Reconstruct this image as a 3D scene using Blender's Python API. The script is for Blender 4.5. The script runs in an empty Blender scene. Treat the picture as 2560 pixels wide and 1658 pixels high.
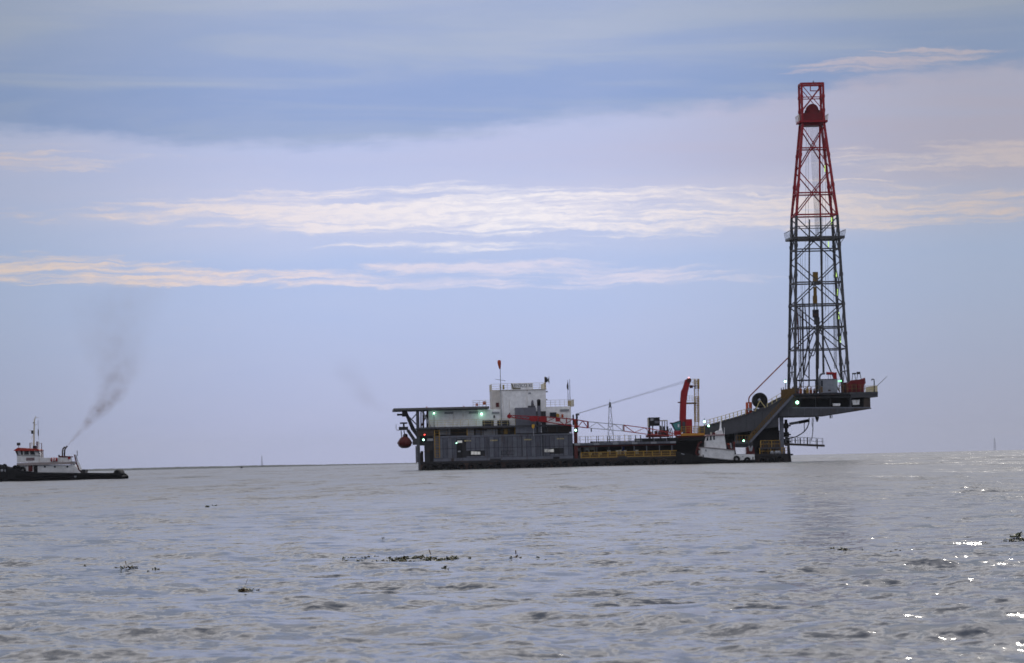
import bpy, bmesh, math, random
import numpy as np
from mathutils import Vector, Matrix

random.seed(7)
RNG = np.random.default_rng(11)
SC = bpy.context.scene
COL = SC.collection
R = math.radians

# ------------------------------------------------------------------ camera
F = 9600.0                       # focal length in pixels of a 2560 px wide frame (135 mm on 36 mm)
ROLL = math.atan(0.0229)
EYE = 1.45                       # eye height above the lake, a small boat
cr, sr = math.cos(ROLL), math.sin(ROLL)
PITCH = math.atan((1147.5 - 829.0) * cr / F)
FWD = Vector((0, math.cos(PITCH), math.sin(PITCH)))
UPV = Vector((0, -math.sin(PITCH), math.cos(PITCH)))
RGT = Vector((1, 0, 0))
EYEP = Vector((0, 0, EYE))
cam_data = bpy.data.cameras.new('camera')
cam = bpy.data.objects.new('camera', cam_data)
COL.objects.link(cam)
cx = RGT * cr - UPV * sr
cy = RGT * sr + UPV * cr
cz = -FWD
cam.matrix_world = Matrix(((cx.x, cy.x, cz.x, EYEP.x), (cx.y, cy.y, cz.y, EYEP.y), (cx.z, cy.z, cz.z, EYEP.z), (0, 0, 0, 1)))
cam_data.sensor_width = 36.0
cam_data.lens = 36.0 * F / 2560.0
cam_data.clip_start = 0.5
cam_data.clip_end = 90000.0
cam_data.dof.use_dof = True
cam_data.dof.focus_distance = 75.0
cam_data.dof.aperture_fstop = 7.5
SC.camera = cam
SC.render.engine = 'CYCLES'
SC.render.resolution_x, SC.render.resolution_y = 1024, 663
SC.view_settings.view_transform = 'Standard'
SC.view_settings.look = 'None'
SC.view_settings.exposure = 0.0
SC.view_settings.gamma = 1.0

# ------------------------------------------------------------------ sky
SUN_AZ, SUN_EL = 15.0, 29.0      # degrees: right of the view, above the horizon
world = bpy.data.worlds.new('World')
SC.world = world
world.use_nodes = True
WT = world.node_tree
WT.nodes.clear()

class NT:
    """tiny helper to write node networks as expressions"""
    def __init__(self, tree): self.t = tree
    def node(self, typ, **kw):
        n = self.t.nodes.new(typ)
        for k, v in kw.items(): setattr(n, k, v)
        return n
    def put(self, sock, v):
        if isinstance(v, bpy.types.NodeSocket): self.t.links.new(v, sock)
        elif v is not None: sock.default_value = v
    def m(self, op, a, b=None, c=None, clamp=False):
        n = self.node('ShaderNodeMath', operation=op, use_clamp=clamp)
        self.put(n.inputs[0], a); self.put(n.inputs[1], b); self.put(n.inputs[2], c)
        return n.outputs[0]
    def add(self, a, b): return self.m('ADD', a, b)
    def sub(self, a, b): return self.m('SUBTRACT', a, b)
    def mul(self, a, b): return self.m('MULTIPLY', a, b)
    def div(self, a, b): return self.m('DIVIDE', a, b)
    def step(self, e0, e1, x):
        n = self.node('ShaderNodeMapRange', interpolation_type='SMOOTHSTEP')
        self.put(n.inputs['Value'], x); self.put(n.inputs['From Min'], e0); self.put(n.inputs['From Max'], e1)
        return n.outputs[0]
    def xyz(self, x, y, z):
        n = self.node('ShaderNodeCombineXYZ')
        self.put(n.inputs[0], x); self.put(n.inputs[1], y); self.put(n.inputs[2], z)
        return n.outputs[0]
    def noise(self, vec, scale=1.0, detail=4.0, rough=0.5, dist=0.0, color=False):
        n = self.node('ShaderNodeTexNoise')
        self.put(n.inputs['Vector'], vec)
        n.inputs['Scale'].default_value = scale; n.inputs['Detail'].default_value = detail
        n.inputs['Roughness'].default_value = rough; n.inputs['Distortion'].default_value = dist
        return n.outputs['Color' if color else 'Fac']
    def mix(self, f, a, b, mode='MIX'):
        n = self.node('ShaderNodeMix', data_type='RGBA', blend_type=mode)
        self.put(n.inputs[0], f)
        for s, v in ((n.inputs[6], a), (n.inputs[7], b)):
            if isinstance(v, tuple): v = (v[0], v[1], v[2], 1.0)
            self.put(s, v)
        return n.outputs[2]
    def curve(self, x, pts, x0, x1, y0, y1):
        """piecewise smooth function through pts of x"""
        n = self.node('ShaderNodeFloatCurve')
        c = n.mapping.curves[0]
        P = [((a - x0) / (x1 - x0), (b - y0) / (y1 - y0)) for a, b in pts]
        c.points[0].location = P[0]; c.points[1].location = P[-1]
        for p in P[1:-1]: c.points.new(*p)
        n.mapping.update()
        fx = self.m('DIVIDE', self.sub(x, x0), x1 - x0, clamp=True)
        self.put(n.inputs['Value'], fx)
        return self.m('MULTIPLY_ADD', n.outputs[0], y1 - y0, y0)

def srgb(r, g, b):
    f = lambda c: (c / 255 / 12.92) if c <= 10 else ((c / 255 + 0.055) / 1.055) ** 2.4
    return (f(r), f(g), f(b))

def build_sky():
    T = NT(WT)
    tc = T.node('ShaderNodeTexCoord')
    sep = T.node('ShaderNodeSeparateXYZ'); WT.links.new(tc.outputs['Generated'], sep.inputs[0])
    x, y, z = sep.outputs
    D = 180 / math.pi
    u = T.mul(T.m('ARCTAN2', x, y), D)
    v = T.mul(T.m('ARCSINE', z), D)
    sky = T.node('ShaderNodeTexSky', sky_type='NISHITA', sun_disc=False)
    sky.sun_elevation = R(SUN_EL); sky.sun_rotation = R(SUN_AZ)
    sky.air_density = 1.0; sky.dust_density = 0.6; sky.ozone_density = 3.0
    # clear air: the physical sky, mixed towards the even blue of a sky veiled by thin high cloud
    nish = T.mix(1.0, sky.outputs[0], (0.085, 0.085, 0.085), 'MULTIPLY')
    uw = T.add(u, T.mul(T.sub(T.noise(T.xyz(T.mul(u, .5), T.mul(v, 2.), 3.), 1, 3), .5), 1.2))
    vw = T.add(v, T.mul(T.sub(T.noise(T.xyz(T.mul(u, .45), T.mul(v, 1.2), 9.), 1, 7, .66), .5), .46))
    low = T.mix(T.step(0., 3.2, v), srgb(166, 178, 219), srgb(172, 192, 236))
    air = T.mix(0.93, nish, low)
    # general high cloud sheet of the whole dome, projected on a plane overhead
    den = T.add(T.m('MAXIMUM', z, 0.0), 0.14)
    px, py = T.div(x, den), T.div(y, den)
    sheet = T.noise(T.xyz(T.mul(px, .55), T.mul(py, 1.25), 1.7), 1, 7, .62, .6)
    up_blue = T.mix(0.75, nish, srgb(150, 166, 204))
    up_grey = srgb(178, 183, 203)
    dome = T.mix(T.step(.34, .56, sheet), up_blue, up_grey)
    dome = T.mix(T.mul(T.step(.42, .60, sheet), .95), dome, srgb(245, 242, 245))  # unseen cloud overhead made brighter to light the barge's front walls
    # the blue-grey bank that fills the upper part of the view; its lower edge climbs to the right
    edge = T.curve(u, [(-16, 5.3), (-7.6, 5.02), (-5.5, 4.86), (-3.8, 4.72), (-2, 4.72), (-.9, 4.83), (0, 4.93), (2, 5.10), (4, 5.24),
                       (5.2, 5.42), (6.5, 5.55), (7.6, 5.60), (16, 5.9)], -16, 16, 4, 6.5)
    fine = T.noise(T.xyz(T.mul(u, 1.4), T.mul(v, 6.), 4.), 1, 5, .6)
    bank = T.step(T.sub(edge, .13), T.add(edge, .20), T.add(vw, T.mul(T.sub(fine, .5), .34)))
    bands = T.noise(T.xyz(T.mul(T.add(u, T.mul(v, 1.2)), .16), T.mul(v, 1.7), 12.), 1, 6, .56, .5)
    bankcol = T.mix(T.step(.42, .72, T.add(bands, T.mul(T.sub(v, 5.6), .06))), srgb(146, 168, 213), srgb(168, 182, 211))
    bankcol = T.mix(T.step(5.3, 7.2, v), bankcol, T.mix(.5, bankcol, srgb(174, 184, 206)))
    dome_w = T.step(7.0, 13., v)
    # pale lilac veil under the bank
    veil_n = T.noise(T.xyz(T.mul(u, .22), T.mul(v, 2.1), 21.), 1, 5, .55, .3)
    veil_a = T.mul(T.step(2.9, 4.6, v), T.m('MULTIPLY_ADD', veil_n, .9, .42))
    warm = T.step(-2., 7., u)
    veilcol = T.mix(warm, srgb(190, 198, 232), srgb(192, 188, 212))
    col = T.mix(T.m('MINIMUM', veil_a, 1.0), air, veilcol)
    # cirrus streaks: noise stretched along the horizon, kept inside bands
    st = T.noise(T.xyz(T.mul(uw, .30), T.mul(vw, 6.4), 33.), 1, 8, .58, .35)
    st2 = T.noise(T.xyz(T.mul(uw, .75), T.mul(vw, 13.), 41.), 1, 8, .62, .3)
    stn = T.m('MULTIPLY_ADD', st2, .42, T.mul(st, .58))
    grain = T.step(.30, .70, T.noise(T.xyz(T.mul(u, 2.6), T.mul(vw, 11.), 61.), 1, 7, .65, .2))
    def band(c_pts, w_pts, a_pts, t0=.30, t1=.92):
        c = T.curve(u, c_pts, -16, 16, 0, 8)
        w = T.curve(u, w_pts, -16, 16, 0, 1.5)
        a = T.curve(u, a_pts, -16, 16, 0, 1)
        g = T.m('SUBTRACT', 1.0, T.m('POWER', T.m('ABSOLUTE', T.div(T.sub(vw, c), w)), 2.2), clamp=True)
        g = T.mul(g, a)
        m_ = T.step(t0, t1, T.add(T.m('MULTIPLY_ADD', T.sub(stn, .5), 3.1, .5), T.mul(T.sub(g, .72), .85)))
        return T.m('MULTIPLY', m_, T.m('MULTIPLY_ADD', grain, .75, .62), clamp=True)
    b1 = band([(-16, 3.9), (-6, 3.80), (-3, 3.75), (0, 3.72), (3, 3.66), (5.5, 3.62), (7.6, 3.60), (16, 3.6)],
              [(-16, .1), (-6.6, .20), (-4.5, .40), (-2, .52), (1, .54), (4, .52), (6, .46), (7.6, .40), (16, .3)],
              [(-16, .5), (-6.8, .6), (-5.6, .92), (-3, 1), (0, 1), (3, 1), (4.5, 1.), (6, .96), (7.6, .95), (16, .6)])
    b2 = band([(-16, 3.05), (-7.6, 2.98), (-5, 2.87), (-3, 2.76), (0, 2.80), (3, 2.62), (6, 2.5), (16, 2.4)],
              [(-16, .3), (-7.6, .36), (-5.4, .30), (-3.4, .22), (-1, .32), (1, .33), (3, .22), (4.5, .12), (6, .05), (16, .05)],
              [(-16, 1), (-7.6, 1), (-5, .98), (-2, .92), (1, .84), (3, .70), (4.4, .45), (6, .2), (16, .2)])
    b3 = band([(-16, 4.7), (-7.6, 4.62), (4.5, 4.3), (7.6, 4.35), (16, 4.4)],
              [(-16, .3), (-7.6, .30), (-5, .18), (-2, .10), (3.5, .12), (5.5, .32), (7.6, .40), (16, .4)],
              [(-16, .8), (-7.6, .85), (-5, .6), (-2, .2), (3.5, .3), (5, .8), (7.6, .98), (16, .8)])
    b4 = band([(-16, 5.6), (3, 5.5), (4.4, 5.62), (6.8, 5.84), (8.5, 5.9), (16, 6)],
              [(-16, .02), (3, .03), (4.4, .20), (6.4, .24), (7.6, .12), (16, .02)],
              [(-16, 0), (3.4, .2), (4.6, .9), (6.4, 1.0), (7.4, .7), (16, 0)])
    b5 = band([(-16, 3.2), (-2.5, 3.22), (1, 3.16), (3, 3.1), (16, 3)],
              [(-16, .02), (-3, .06), (-1.6, .15), (1, .12), (3, .05), (16, .02)],
              [(-16, 0), (-3.4, .3), (-1.8, .86), (0.5, .8), (2.6, .3), (16, 0)])
    cream = T.mix(T.m('ABSOLUTE', T.div(u, 9.)), srgb(246, 242, 247), srgb(222, 206, 212))
    # thin diffuse cirrus around the main streaks
    soft = T.m('SUBTRACT', 1.0, T.m('ABSOLUTE', T.div(T.sub(vw, 3.68), .72)), clamp=True)
    soft = T.mul(T.mul(soft, T.mul(T.step(-8.5, -3.5, uw), T.step(9.5, 3.5, uw))), T.m('MULTIPLY_ADD', veil_n, 1.0, .10))
    col = T.mix(T.m('MULTIPLY', soft, .75, clamp=True), col, srgb(222, 219, 236))
    for b, k in ((b1, 1.), (b3, .72), (b5, .78)):
        col = T.mix(T.mul(b, k), col, cream)
    col = T.mix(T.mul(b2, 1.0), col, T.mix(T.step(-6, 0., u), srgb(236, 219, 217), srgb(220, 218, 238)))
    col = T.mix(bank, col, bankcol)
    col = T.mix(T.mul(b4, .7), col, srgb(212, 200, 212))
    # thin soft mottling everywhere so nothing is dead even
    mott = T.noise(T.xyz(T.mul(u, .6), T.mul(v, 2.4), 50.), 1, 6, .6)
    col = T.mix(T.m('MULTIPLY_ADD', mott, .22, -.06), col, srgb(206, 206, 226))
    # lens falloff painted into the sky colour, duller to both sides of the view
    vignette = T.m('MULTIPLY_ADD', T.step(1.5, 8.5, T.m('ABSOLUTE', T.add(u, .8))), -.23, 1.0)
    grey = T.mix(1.0, col, T.xyz(vignette, T.mul(vignette, .995), T.m('MULTIPLY_ADD', T.sub(vignette, 1.), .25, vignette)), 'MULTIPLY')
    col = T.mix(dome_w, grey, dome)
    bg = T.node('ShaderNodeBackground')
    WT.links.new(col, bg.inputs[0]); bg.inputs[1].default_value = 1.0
    out = T.node('ShaderNodeOutputWorld'); WT.links.new(bg.outputs[0], out.inputs[0])
build_sky()

# ------------------------------------------------------------------ sun, low and softened by thin cloud
sun_d = bpy.data.lights.new('sun', 'SUN')
sun_d.energy = .65; sun_d.angle = R(3.6); sun_d.color = (1.0, .93, .84)
sun = bpy.data.objects.new('sun', sun_d); COL.objects.link(sun)
sd = Vector((math.sin(R(SUN_AZ)) * math.cos(R(SUN_EL)), math.cos(R(SUN_AZ)) * math.cos(R(SUN_EL)), math.sin(R(SUN_EL))))
sun.rotation_euler = sd.to_track_quat('Z', 'Y').to_euler()
sun.location = sd * 400

# ------------------------------------------------------------------ materials
MATS = {}
def mat(name, col, rough=.6, metal=0., spots=0., spot_col=None, scale=1.5, emit=0., coat=0., streak=False, alpha=None):
    if name in MATS: return MATS[name]
    m = bpy.data.materials.new(name); m.use_nodes = True
    t = NT(m.node_tree); p = m.node_tree.nodes['Principled BSDF']
    p.inputs['Specular IOR Level'].default_value = .28; p.inputs['Roughness'].default_value = rough; p.inputs['Metallic'].default_value = metal
    base = (col[0], col[1], col[2])
    tc = t.node('ShaderNodeTexCoord')
    geo = t.node('ShaderNodeNewGeometry')
    pos = geo.outputs['Position']
    n1 = t.noise(pos, scale, 5, .6)
    c = t.mix(t.step(.3, .75, n1), tuple(k * .86 for k in base), tuple(min(1, k * 1.1) for k in base))
    if spots:
        if streak:
            s = t.node('ShaderNodeVectorMath', operation='MULTIPLY'); m.node_tree.links.new(pos, s.inputs[0]); s.inputs[1].default_value = (2.2, 2.2, .28)
            n2 = t.noise(s.outputs[0], 1.2, 5, .62)
        else:
            n2 = t.noise(pos, scale * .8, 6, .65)
        c = t.mix(t.mul(t.step(.66 - .22 * spots, .80 - .1 * spots, n2), .8), c, spot_col or (.10, .045, .025))
    m.node_tree.links.new(c, p.inputs['Base Color'])
    if emit:
        p.inputs['Emission Color'].default_value = (*base, 1); p.inputs['Emission Strength'].default_value = emit
    MATS[name] = m
    return m

# ------------------------------------------------------------------ the lake: one sheet, real waves, earth curvature
EARTH = 6371000.0
def wave_components():
    comps = []
    def addset(n, l0, l1, slope, spread, main):
        for i in range(n):
            lam = l0 * (l1 / l0) ** ((i + RNG.random()) / n)
            th = R(main) + RNG.normal() * R(spread)
            comps.append((lam, th, slope * lam / (2 * math.pi) / math.sqrt(n), RNG.random() * 6.283))
    addset(10, 3.5, 9.0, .024, 22, 80)
    addset(16, 1.2, 3.5, .064, 40, 96)
    addset(22, .40, 1.2, .084, 55, 84)
    addset(18, .16, .40, .105, 75, 90)
    return comps
WAVES = wave_components()
def wave_z(X, Y, spacing=None):
    Z = np.zeros_like(X)
    # gusts: patches of rougher and smoother water
    g = 1 + .32 * np.sin(X * .071 + 1.3 * np.sin(Y * .031) + .4) * np.sin(Y * .055 + .9 * np.sin(X * .043)) + .18 * np.sin(X * .33 + Y * .21) * np.sin(Y * .27 - X * .16)
    for lam, th, a, ph in WAVES:
        k = 2 * math.pi / lam
        s = np.sin(k * (X * math.cos(th) + Y * math.sin(th)) + ph)
        s = s + .22 * (s * s - .5)                # sharper crests, flatter troughs
        w = 1.0
        if spacing is not None: w = np.clip((lam / spacing - 1.5) / 2.0, 0, 1)
        Z += a * s * w
    return Z * g
def build_water():
    rows = [0.4, 2.0, 4.0, 6.0]
    rows += list(8.0 * np.exp(np.arange(0, 1330) * .0034))
    r = rows[-1]
    while r < 12000: r *= 1.045; rows.append(r)
    rr = np.array(rows)
    core = np.linspace(-15.5, 15.5, 640)
    side = []
    a, da = 15.5, .06
    while a < 180: da = min(da * 1.12, 6); a += da; side.append(min(a, 180))
    side = np.array(side)
    ang = np.concatenate([-side[::-1], core, side]) * math.pi / 180
    RRR, AAA = np.meshgrid(rr, ang, indexing='ij')
    X = RRR * np.sin(AAA); Y = RRR * np.cos(AAA)
    sp = np.maximum(RRR * .0034, RRR * (31 / 640 * math.pi / 180))
    sp = np.where(RRR > 700, RRR * .045, sp)
    wide = np.abs(AAA) > R(16)
    sp = np.where(wide, np.maximum(sp, RRR * .02), sp)
    Z = wave_z(X, Y, sp) - RRR ** 2 / (2 * EARTH)
    nr, nc = X.shape
    verts = np.stack([X, Y, Z], -1).reshape(-1, 3)
    i = np.arange(nr - 1)[:, None] * nc + np.arange(nc - 1)[None, :]
    quads = np.stack([i, i + 1, i + nc + 1, i + nc], -1).reshape(-1, 4)[:, ::-1]
    me = bpy.data.meshes.new('lake_water')
    me.vertices.add(len(verts)); me.vertices.foreach_set('co', verts.astype(np.float32).ravel())
    nq = len(quads)
    me.loops.add(nq * 4); me.loops.foreach_set('vertex_index', quads.astype(np.int32).ravel())
    me.polygons.add(nq); me.polygons.foreach_set('loop_start', np.arange(0, nq * 4, 4, dtype=np.int32))
    me.polygons.foreach_set('use_smooth', np.ones(nq, dtype=bool))
    me.update(calc_edges=True); me.validate()
    o = bpy.data.objects.new('lake_water', me); COL.objects.link(o)
    o['kind'] = 'structure'; o['label'] = 'grey blue lake water with short choppy waves'
    m = bpy.data.materials.new('water'); m.use_nodes = True
    t = NT(m.node_tree); p = m.node_tree.nodes['Principled BSDF']
    p.inputs['IOR'].default_value = 1.333; 
    dist = t.node('ShaderNodeVectorMath', operation='LENGTH'); m.node_tree.links.new(t.node('ShaderNodeNewGeometry').outputs['Position'], dist.inputs[0])
    # out on the open lake the wind ripples are finer than anything drawn: there they act as roughness
    far = t.step(3.9, 6.2, t.m('LOGARITHM', dist.outputs['Value'], math.e))
    m.node_tree.links.new(t.m('MULTIPLY_ADD', far, .15, .12), p.inputs['Roughness'])
    geo = t.node('ShaderNodeNewGeometry')
    pos = geo.outputs['Position']
    silt = t.noise(pos, .05, 4, .5)
    c = t.mix(silt, (.060, .067, .072), (.080, .084, .087))
    m.node_tree.links.new(c, p.inputs['Base Color'])
    # wind ripples too fine for the mesh: direct perturbation of the normal
    def vm(op, a, b):
        n = t.node('ShaderNodeVectorMath', operation=op); t.put(n.inputs[0], a); t.put(n.inputs[1], b); return n.outputs[0]
    def vscale(a, s):
        n = t.node('ShaderNodeVectorMath', operation='SCALE'); t.put(n.inputs[0], a); t.put(n.inputs['Scale'], s); return n.outputs[0]
    gust = t.step(.35, .68, t.noise(vm('MULTIPLY', pos, (.05, .02, 0)), 1, 4, .55))
    n1 = t.noise(vm('MULTIPLY', pos, (8.0, 7.0, 1.)), 1, 3, .55, .2, color=True)
    n2 = t.noise(vm('MULTIPLY', pos, (1.8, 1.6, 1.)), 1, 3, .55, .2, color=True)
    d1 = vscale(vm('MULTIPLY', vm('SUBTRACT', n1, (.5, .5, .5)), (.8, 1., 0.)), t.mul(t.m('MULTIPLY_ADD', gust, .45, .70), t.m('MULTIPLY_ADD', far, -.45, 1.)))
    d2 = vscale(vm('MULTIPLY', vm('SUBTRACT', n2, (.5, .5, .5)), (.8, 1., 0.)), t.mul(t.m('MULTIPLY_ADD', gust, .35, .75), t.m('MULTIPLY_ADD', far, -.3, 1.)))
    n3 = t.noise(vm('MULTIPLY', pos, (.34, .030, 1.)), 1, 4, .62, .2, color=True)
    n4 = t.noise(vm('MULTIPLY', pos, (.07, .0060, 1.)), 1, 4, .62, .2, color=True)
    d3 = vscale(vm('MULTIPLY', vm('SUBTRACT', n3, (.5, .5, .5)), (.6, 1., 0.)), t.mul(far, 1.35))
    d4 = vscale(vm('MULTIPLY', vm('SUBTRACT', n4, (.5, .5, .5)), (.6, 1., 0.)), t.mul(far, .8))
    nn = vm('NORMALIZE', vm('ADD', vm('ADD', vm('ADD', geo.outputs['Normal'], d1), d2), vm('ADD', d3, d4)), None)
    m.node_tree.links.new(nn, p.inputs['Normal'])
    me.materials.append(m)
    return o
LAKE = build_water()

# ------------------------------------------------------------------ frames, pixels to places, mesh tools
def ray(X, Y):
    dx, dy = X - 1280.0, Y - 829.0
    return FWD * F + RGT * (dx * cr - dy * sr) - UPV * (dx * sr + dy * cr)
class Frame:
    """a vessel's own axes: x along it, y away from the camera, z up from the water"""
    def __init__(self, X, Y, dist, theta, z=None):
        d = ray(X, Y); t = dist / d.y
        p = EYEP + d * t
        self.o = Vector((p.x, dist, -dist * dist / (2 * EARTH) if z is None else z))
        self.th = theta
        self.ax = Vector((math.cos(theta), math.sin(theta), 0)); self.ay = Vector((-math.sin(theta), math.cos(theta), 0))
    def w(self, p): return self.o + self.ax * p[0] + self.ay * p[1] + Vector((0, 0, p[2]))
    def at(self, X, Y, depth):
        d = ray(X, Y); q = self.o - EYEP
        t = (q.dot(self.ay) + depth) / d.dot(self.ay)
        h = d * t - q
        return h.dot(self.ax), h.z
CROPS = dict(A=(960, 880, 4.76), B=(1400, 920, 4.76), C=(1740, 860, 4.76), D=(1920, 180, 4.533), E=(1920, 500, 3.083),
             F=(0, 1000, 6.42), G=(1650, 1000, 6.611), H=(1400, 1080, 7.4375), K=(960, 990, 8.11), J=(1860, 1060, 9.917),
             I=(1960, 880, 10.82), M=(1960, 740, 6.167), L=(1960, 540, 7.006), Q=(1700, 1040, 11.9), P=(0, 0, 1.0),
             W=(1590, 1030, 18.31), S=(20, 1030, 9.065), N=(1850, 950, 15.41))
def at(fr, crop, x, y, depth=0.):
    cx0, cy0, s = CROPS[crop]
    return fr.at(cx0 + x / s, cy0 + y / s, depth)

class MB:
    def __init__(self): self.v = []; self.f = []
    def quadbox(self, P):
        b = len(self.v); self.v += [Vector(p) for p in P]
        self.f += [tuple(b + i for i in q) for q in ((0, 3, 2, 1), (4, 5, 6, 7), (0, 1, 5, 4), (1, 2, 6, 5), (2, 3, 7, 6), (3, 0, 4, 7))]
        return self
    def box(self, x0, x1, y0, y1, z0, z1):
        return self.quadbox([(x0, y0, z0), (x1, y0, z0), (x1, y1, z0), (x0, y1, z0), (x0, y0, z1), (x1, y0, z1), (x1, y1, z1), (x0, y1, z1)])
    def prism(self, poly, y0, y1):
        """outline in x,z pushed through y"""
        a = sum(poly[i][0] * poly[(i + 1) % len(poly)][1] - poly[(i + 1) % len(poly)][0] * poly[i][1] for i in range(len(poly)))
        if a < 0: poly = poly[::-1]
        n = len(poly); b = len(self.v)
        self.v += [Vector((p[0], y0, p[1])) for p in poly] + [Vector((p[0], y1, p[1])) for p in poly]
        self.f.append(tuple(range(b, b + n))); self.f.append(tuple(range(b + 2 * n - 1, b + n - 1, -1)))
        for i in range(n):
            j = (i + 1) % n; self.f.append((b + i, b + n + i, b + n + j, b + j))
        return self
    def loft(self, rings, cap=True):
        n = len(rings[0]); b = len(self.v)
        for r in rings: self.v += [Vector(p) for p in r]
        for k in range(len(rings) - 1):
            for i in range(n):
                j = (i + 1) % n
                self.f.append((b + k * n + i, b + k * n + j, b + (k + 1) * n + j, b + (k + 1) * n + i))
        if cap:
            self.f.append(tuple(range(b + n - 1, b - 1, -1))); e = b + (len(rings) - 1) * n
            self.f.append(tuple(range(e, e + n)))
        return self
    def cyl(self, p, q, r0, r1=None, n=8):
        p, q = Vector(p), Vector(q); r1 = r0 if r1 is None else r1
        d = (q - p); 
        if d.length < 1e-6: return self
        d.normalize()
        a = d.cross(Vector((0, 0, 1)) if abs(d.z) < .9 else Vector((1, 0, 0))).normalized(); c = d.cross(a)
        o = math.pi / 4 if n == 4 else 0
        ring = lambda P, r: [P + (a * math.cos(o + 6.28319 * i / n) + c * math.sin(o + 6.28319 * i / n)) * r for i in range(n)]
        return self.loft([ring(p, r0), ring(q, r1)])
    def bar(self, p, q, w): return self.cyl(p, q, w * .7071, None, 4)
    def tube(self, pts, r, n=6):
        pts = [Vector(p) for p in pts]; rings = []
        for i, p in enumerate(pts):
            d = (pts[min(i + 1, len(pts) - 1)] - pts[max(i - 1, 0)]).normalized()
            a = d.cross(Vector((0, 1, 0)) if abs(d.y) < .9 else Vector((1, 0, 0))).normalized(); c = d.cross(a)
            rr = r[i] if isinstance(r, (list, tuple)) else r
            rings.append([p + (a * math.cos(6.28319 * k / n) + c * math.sin(6.28319 * k / n)) * rr for k in range(n)])
        return self.loft(rings)
    def ball(self, c, r, n=10, sx=1, sy=1, sz=1):
        c = Vector(c); m = n // 2; rings = []
        for i in range(m + 1):
            t = math.pi * (i + .02) / (m + .04); rr = math.sin(t) * r; zz = -math.cos(t) * r
            rings.append([c + Vector((rr * math.cos(6.28319 * k / n) * sx, rr * math.sin(6.28319 * k / n) * sy, zz * sz)) for k in range(n)])
        return self.loft(rings)
    def ring(self, c, axis, R0, r, n=16, m=8):
        """torus"""
        c = Vector(c); ax = Vector(axis).normalized()
        a = ax.cross(Vector((0, 0, 1)) if abs(ax.z) < .9 else Vector((1, 0, 0))).normalized(); b2 = ax.cross(a); b = len(self.v)
        for i in range(n):
            t = 6.28319 * i / n; d = a * math.cos(t) + b2 * math.sin(t)
            for k in range(m):
                s = 6.28319 * k / m; self.v.append(c + d * (R0 + r * math.cos(s)) + ax * (r * math.sin(s)))
        for i in range(n):
            for k in range(m):
                i2, k2 = (i + 1) % n, (k + 1) % m
                self.f.append((b + i * m + k, b + i2 * m + k, b + i2 * m + k2, b + i * m + k2))
        return self
    def mesh(self, name, org, m, smooth=False):
        me = bpy.data.meshes.new(name)
        org = Vector(org)
        me.from_pydata([tuple(p - org) for p in self.v], [], self.f)
        bm = bmesh.new(); bm.from_mesh(me); bmesh.ops.recalc_face_normals(bm, faces=bm.faces); bm.to_mesh(me); bm.free()
        if smooth:
            me.polygons.foreach_set('use_smooth', [True] * len(me.polygons))
        me.update()
        if m is not None: me.materials.append(m)
        return me

ORG = {}
def tag(o, label=None, cat=None, group=None, kind=None):
    if label: o['label'] = label
    if cat: o['category'] = cat
    if group: o['group'] = group
    if kind: o['kind'] = kind
    return o
def thing(fr, name, org, label, cat, group=None):
    o = bpy.data.objects.new(name, None); COL.objects.link(o)
    o.empty_display_size = .5
    o.location = fr.w(org); o.rotation_euler = (0, 0, fr.th)
    ORG[o] = Vector(org)
    return tag(o, label, cat, group)
def solo(fr, name, org, mb, m, label, cat, group=None, smooth=False):
    """a thing that is one mesh"""
    o = bpy.data.objects.new(name, mb.mesh(name, org, m, smooth)); COL.objects.link(o)
    o.location = fr.w(org); o.rotation_euler = (0, 0, fr.th); ORG[o] = Vector(org)
    return tag(o, label, cat, group)
def root_of(o):
    while o.parent: o = o.parent
    return o
def part(parent, name, mb, m, smooth=False, label=None):
    o = bpy.data.objects.new(name, mb.mesh(name, ORG[root_of(parent)], m, smooth)); COL.objects.link(o)
    o.parent = parent
    if label: o['label'] = label
    return o
def railing(parent, pts, h, step, m, rails=2, r=.035, name='railing', sub=True, infill=None):
    """rails along the points; posts are pieces of their own when the parent is a thing"""
    pts = [Vector(p) for p in pts]
    mb = MB()
    for k in range(1, rails + 1):
        for a, b in zip(pts, pts[1:]):
            mb.bar(a + Vector((0, 0, h * k / rails)), b + Vector((0, 0, h * k / rails)), r * 1.7)
    posts = []
    for a, b in zip(pts, pts[1:]):
        n = max(1, round((b - a).length / step))
        posts += [a.lerp(b, i / n) for i in range(n)]
    posts.append(pts[-1])
    if not sub:
        for p in posts: mb.bar(p, p + Vector((0, 0, h)), r * 2)
        return part(parent, name, mb, m)
    o = part(parent, name, mb, m)
    for p in posts: part(o, 'railing_post', MB().bar(p, p + Vector((0, 0, h + .01)), r * 2), m)
    return o
def textmesh(name, body, size, depth=.02):
    cu = bpy.data.curves.new(name, 'FONT'); cu.body = body; cu.size = size; cu.extrude = depth; cu.align_x = 'LEFT'
    to = bpy.data.objects.new(name, cu); COL.objects.link(to)
    bpy.context.view_layer.update()
    me = bpy.data.meshes.new_from_object(to.evaluated_get(bpy.context.evaluated_depsgraph_get()))
    bpy.data.objects.remove(to); me.name = name
    return me
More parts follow.
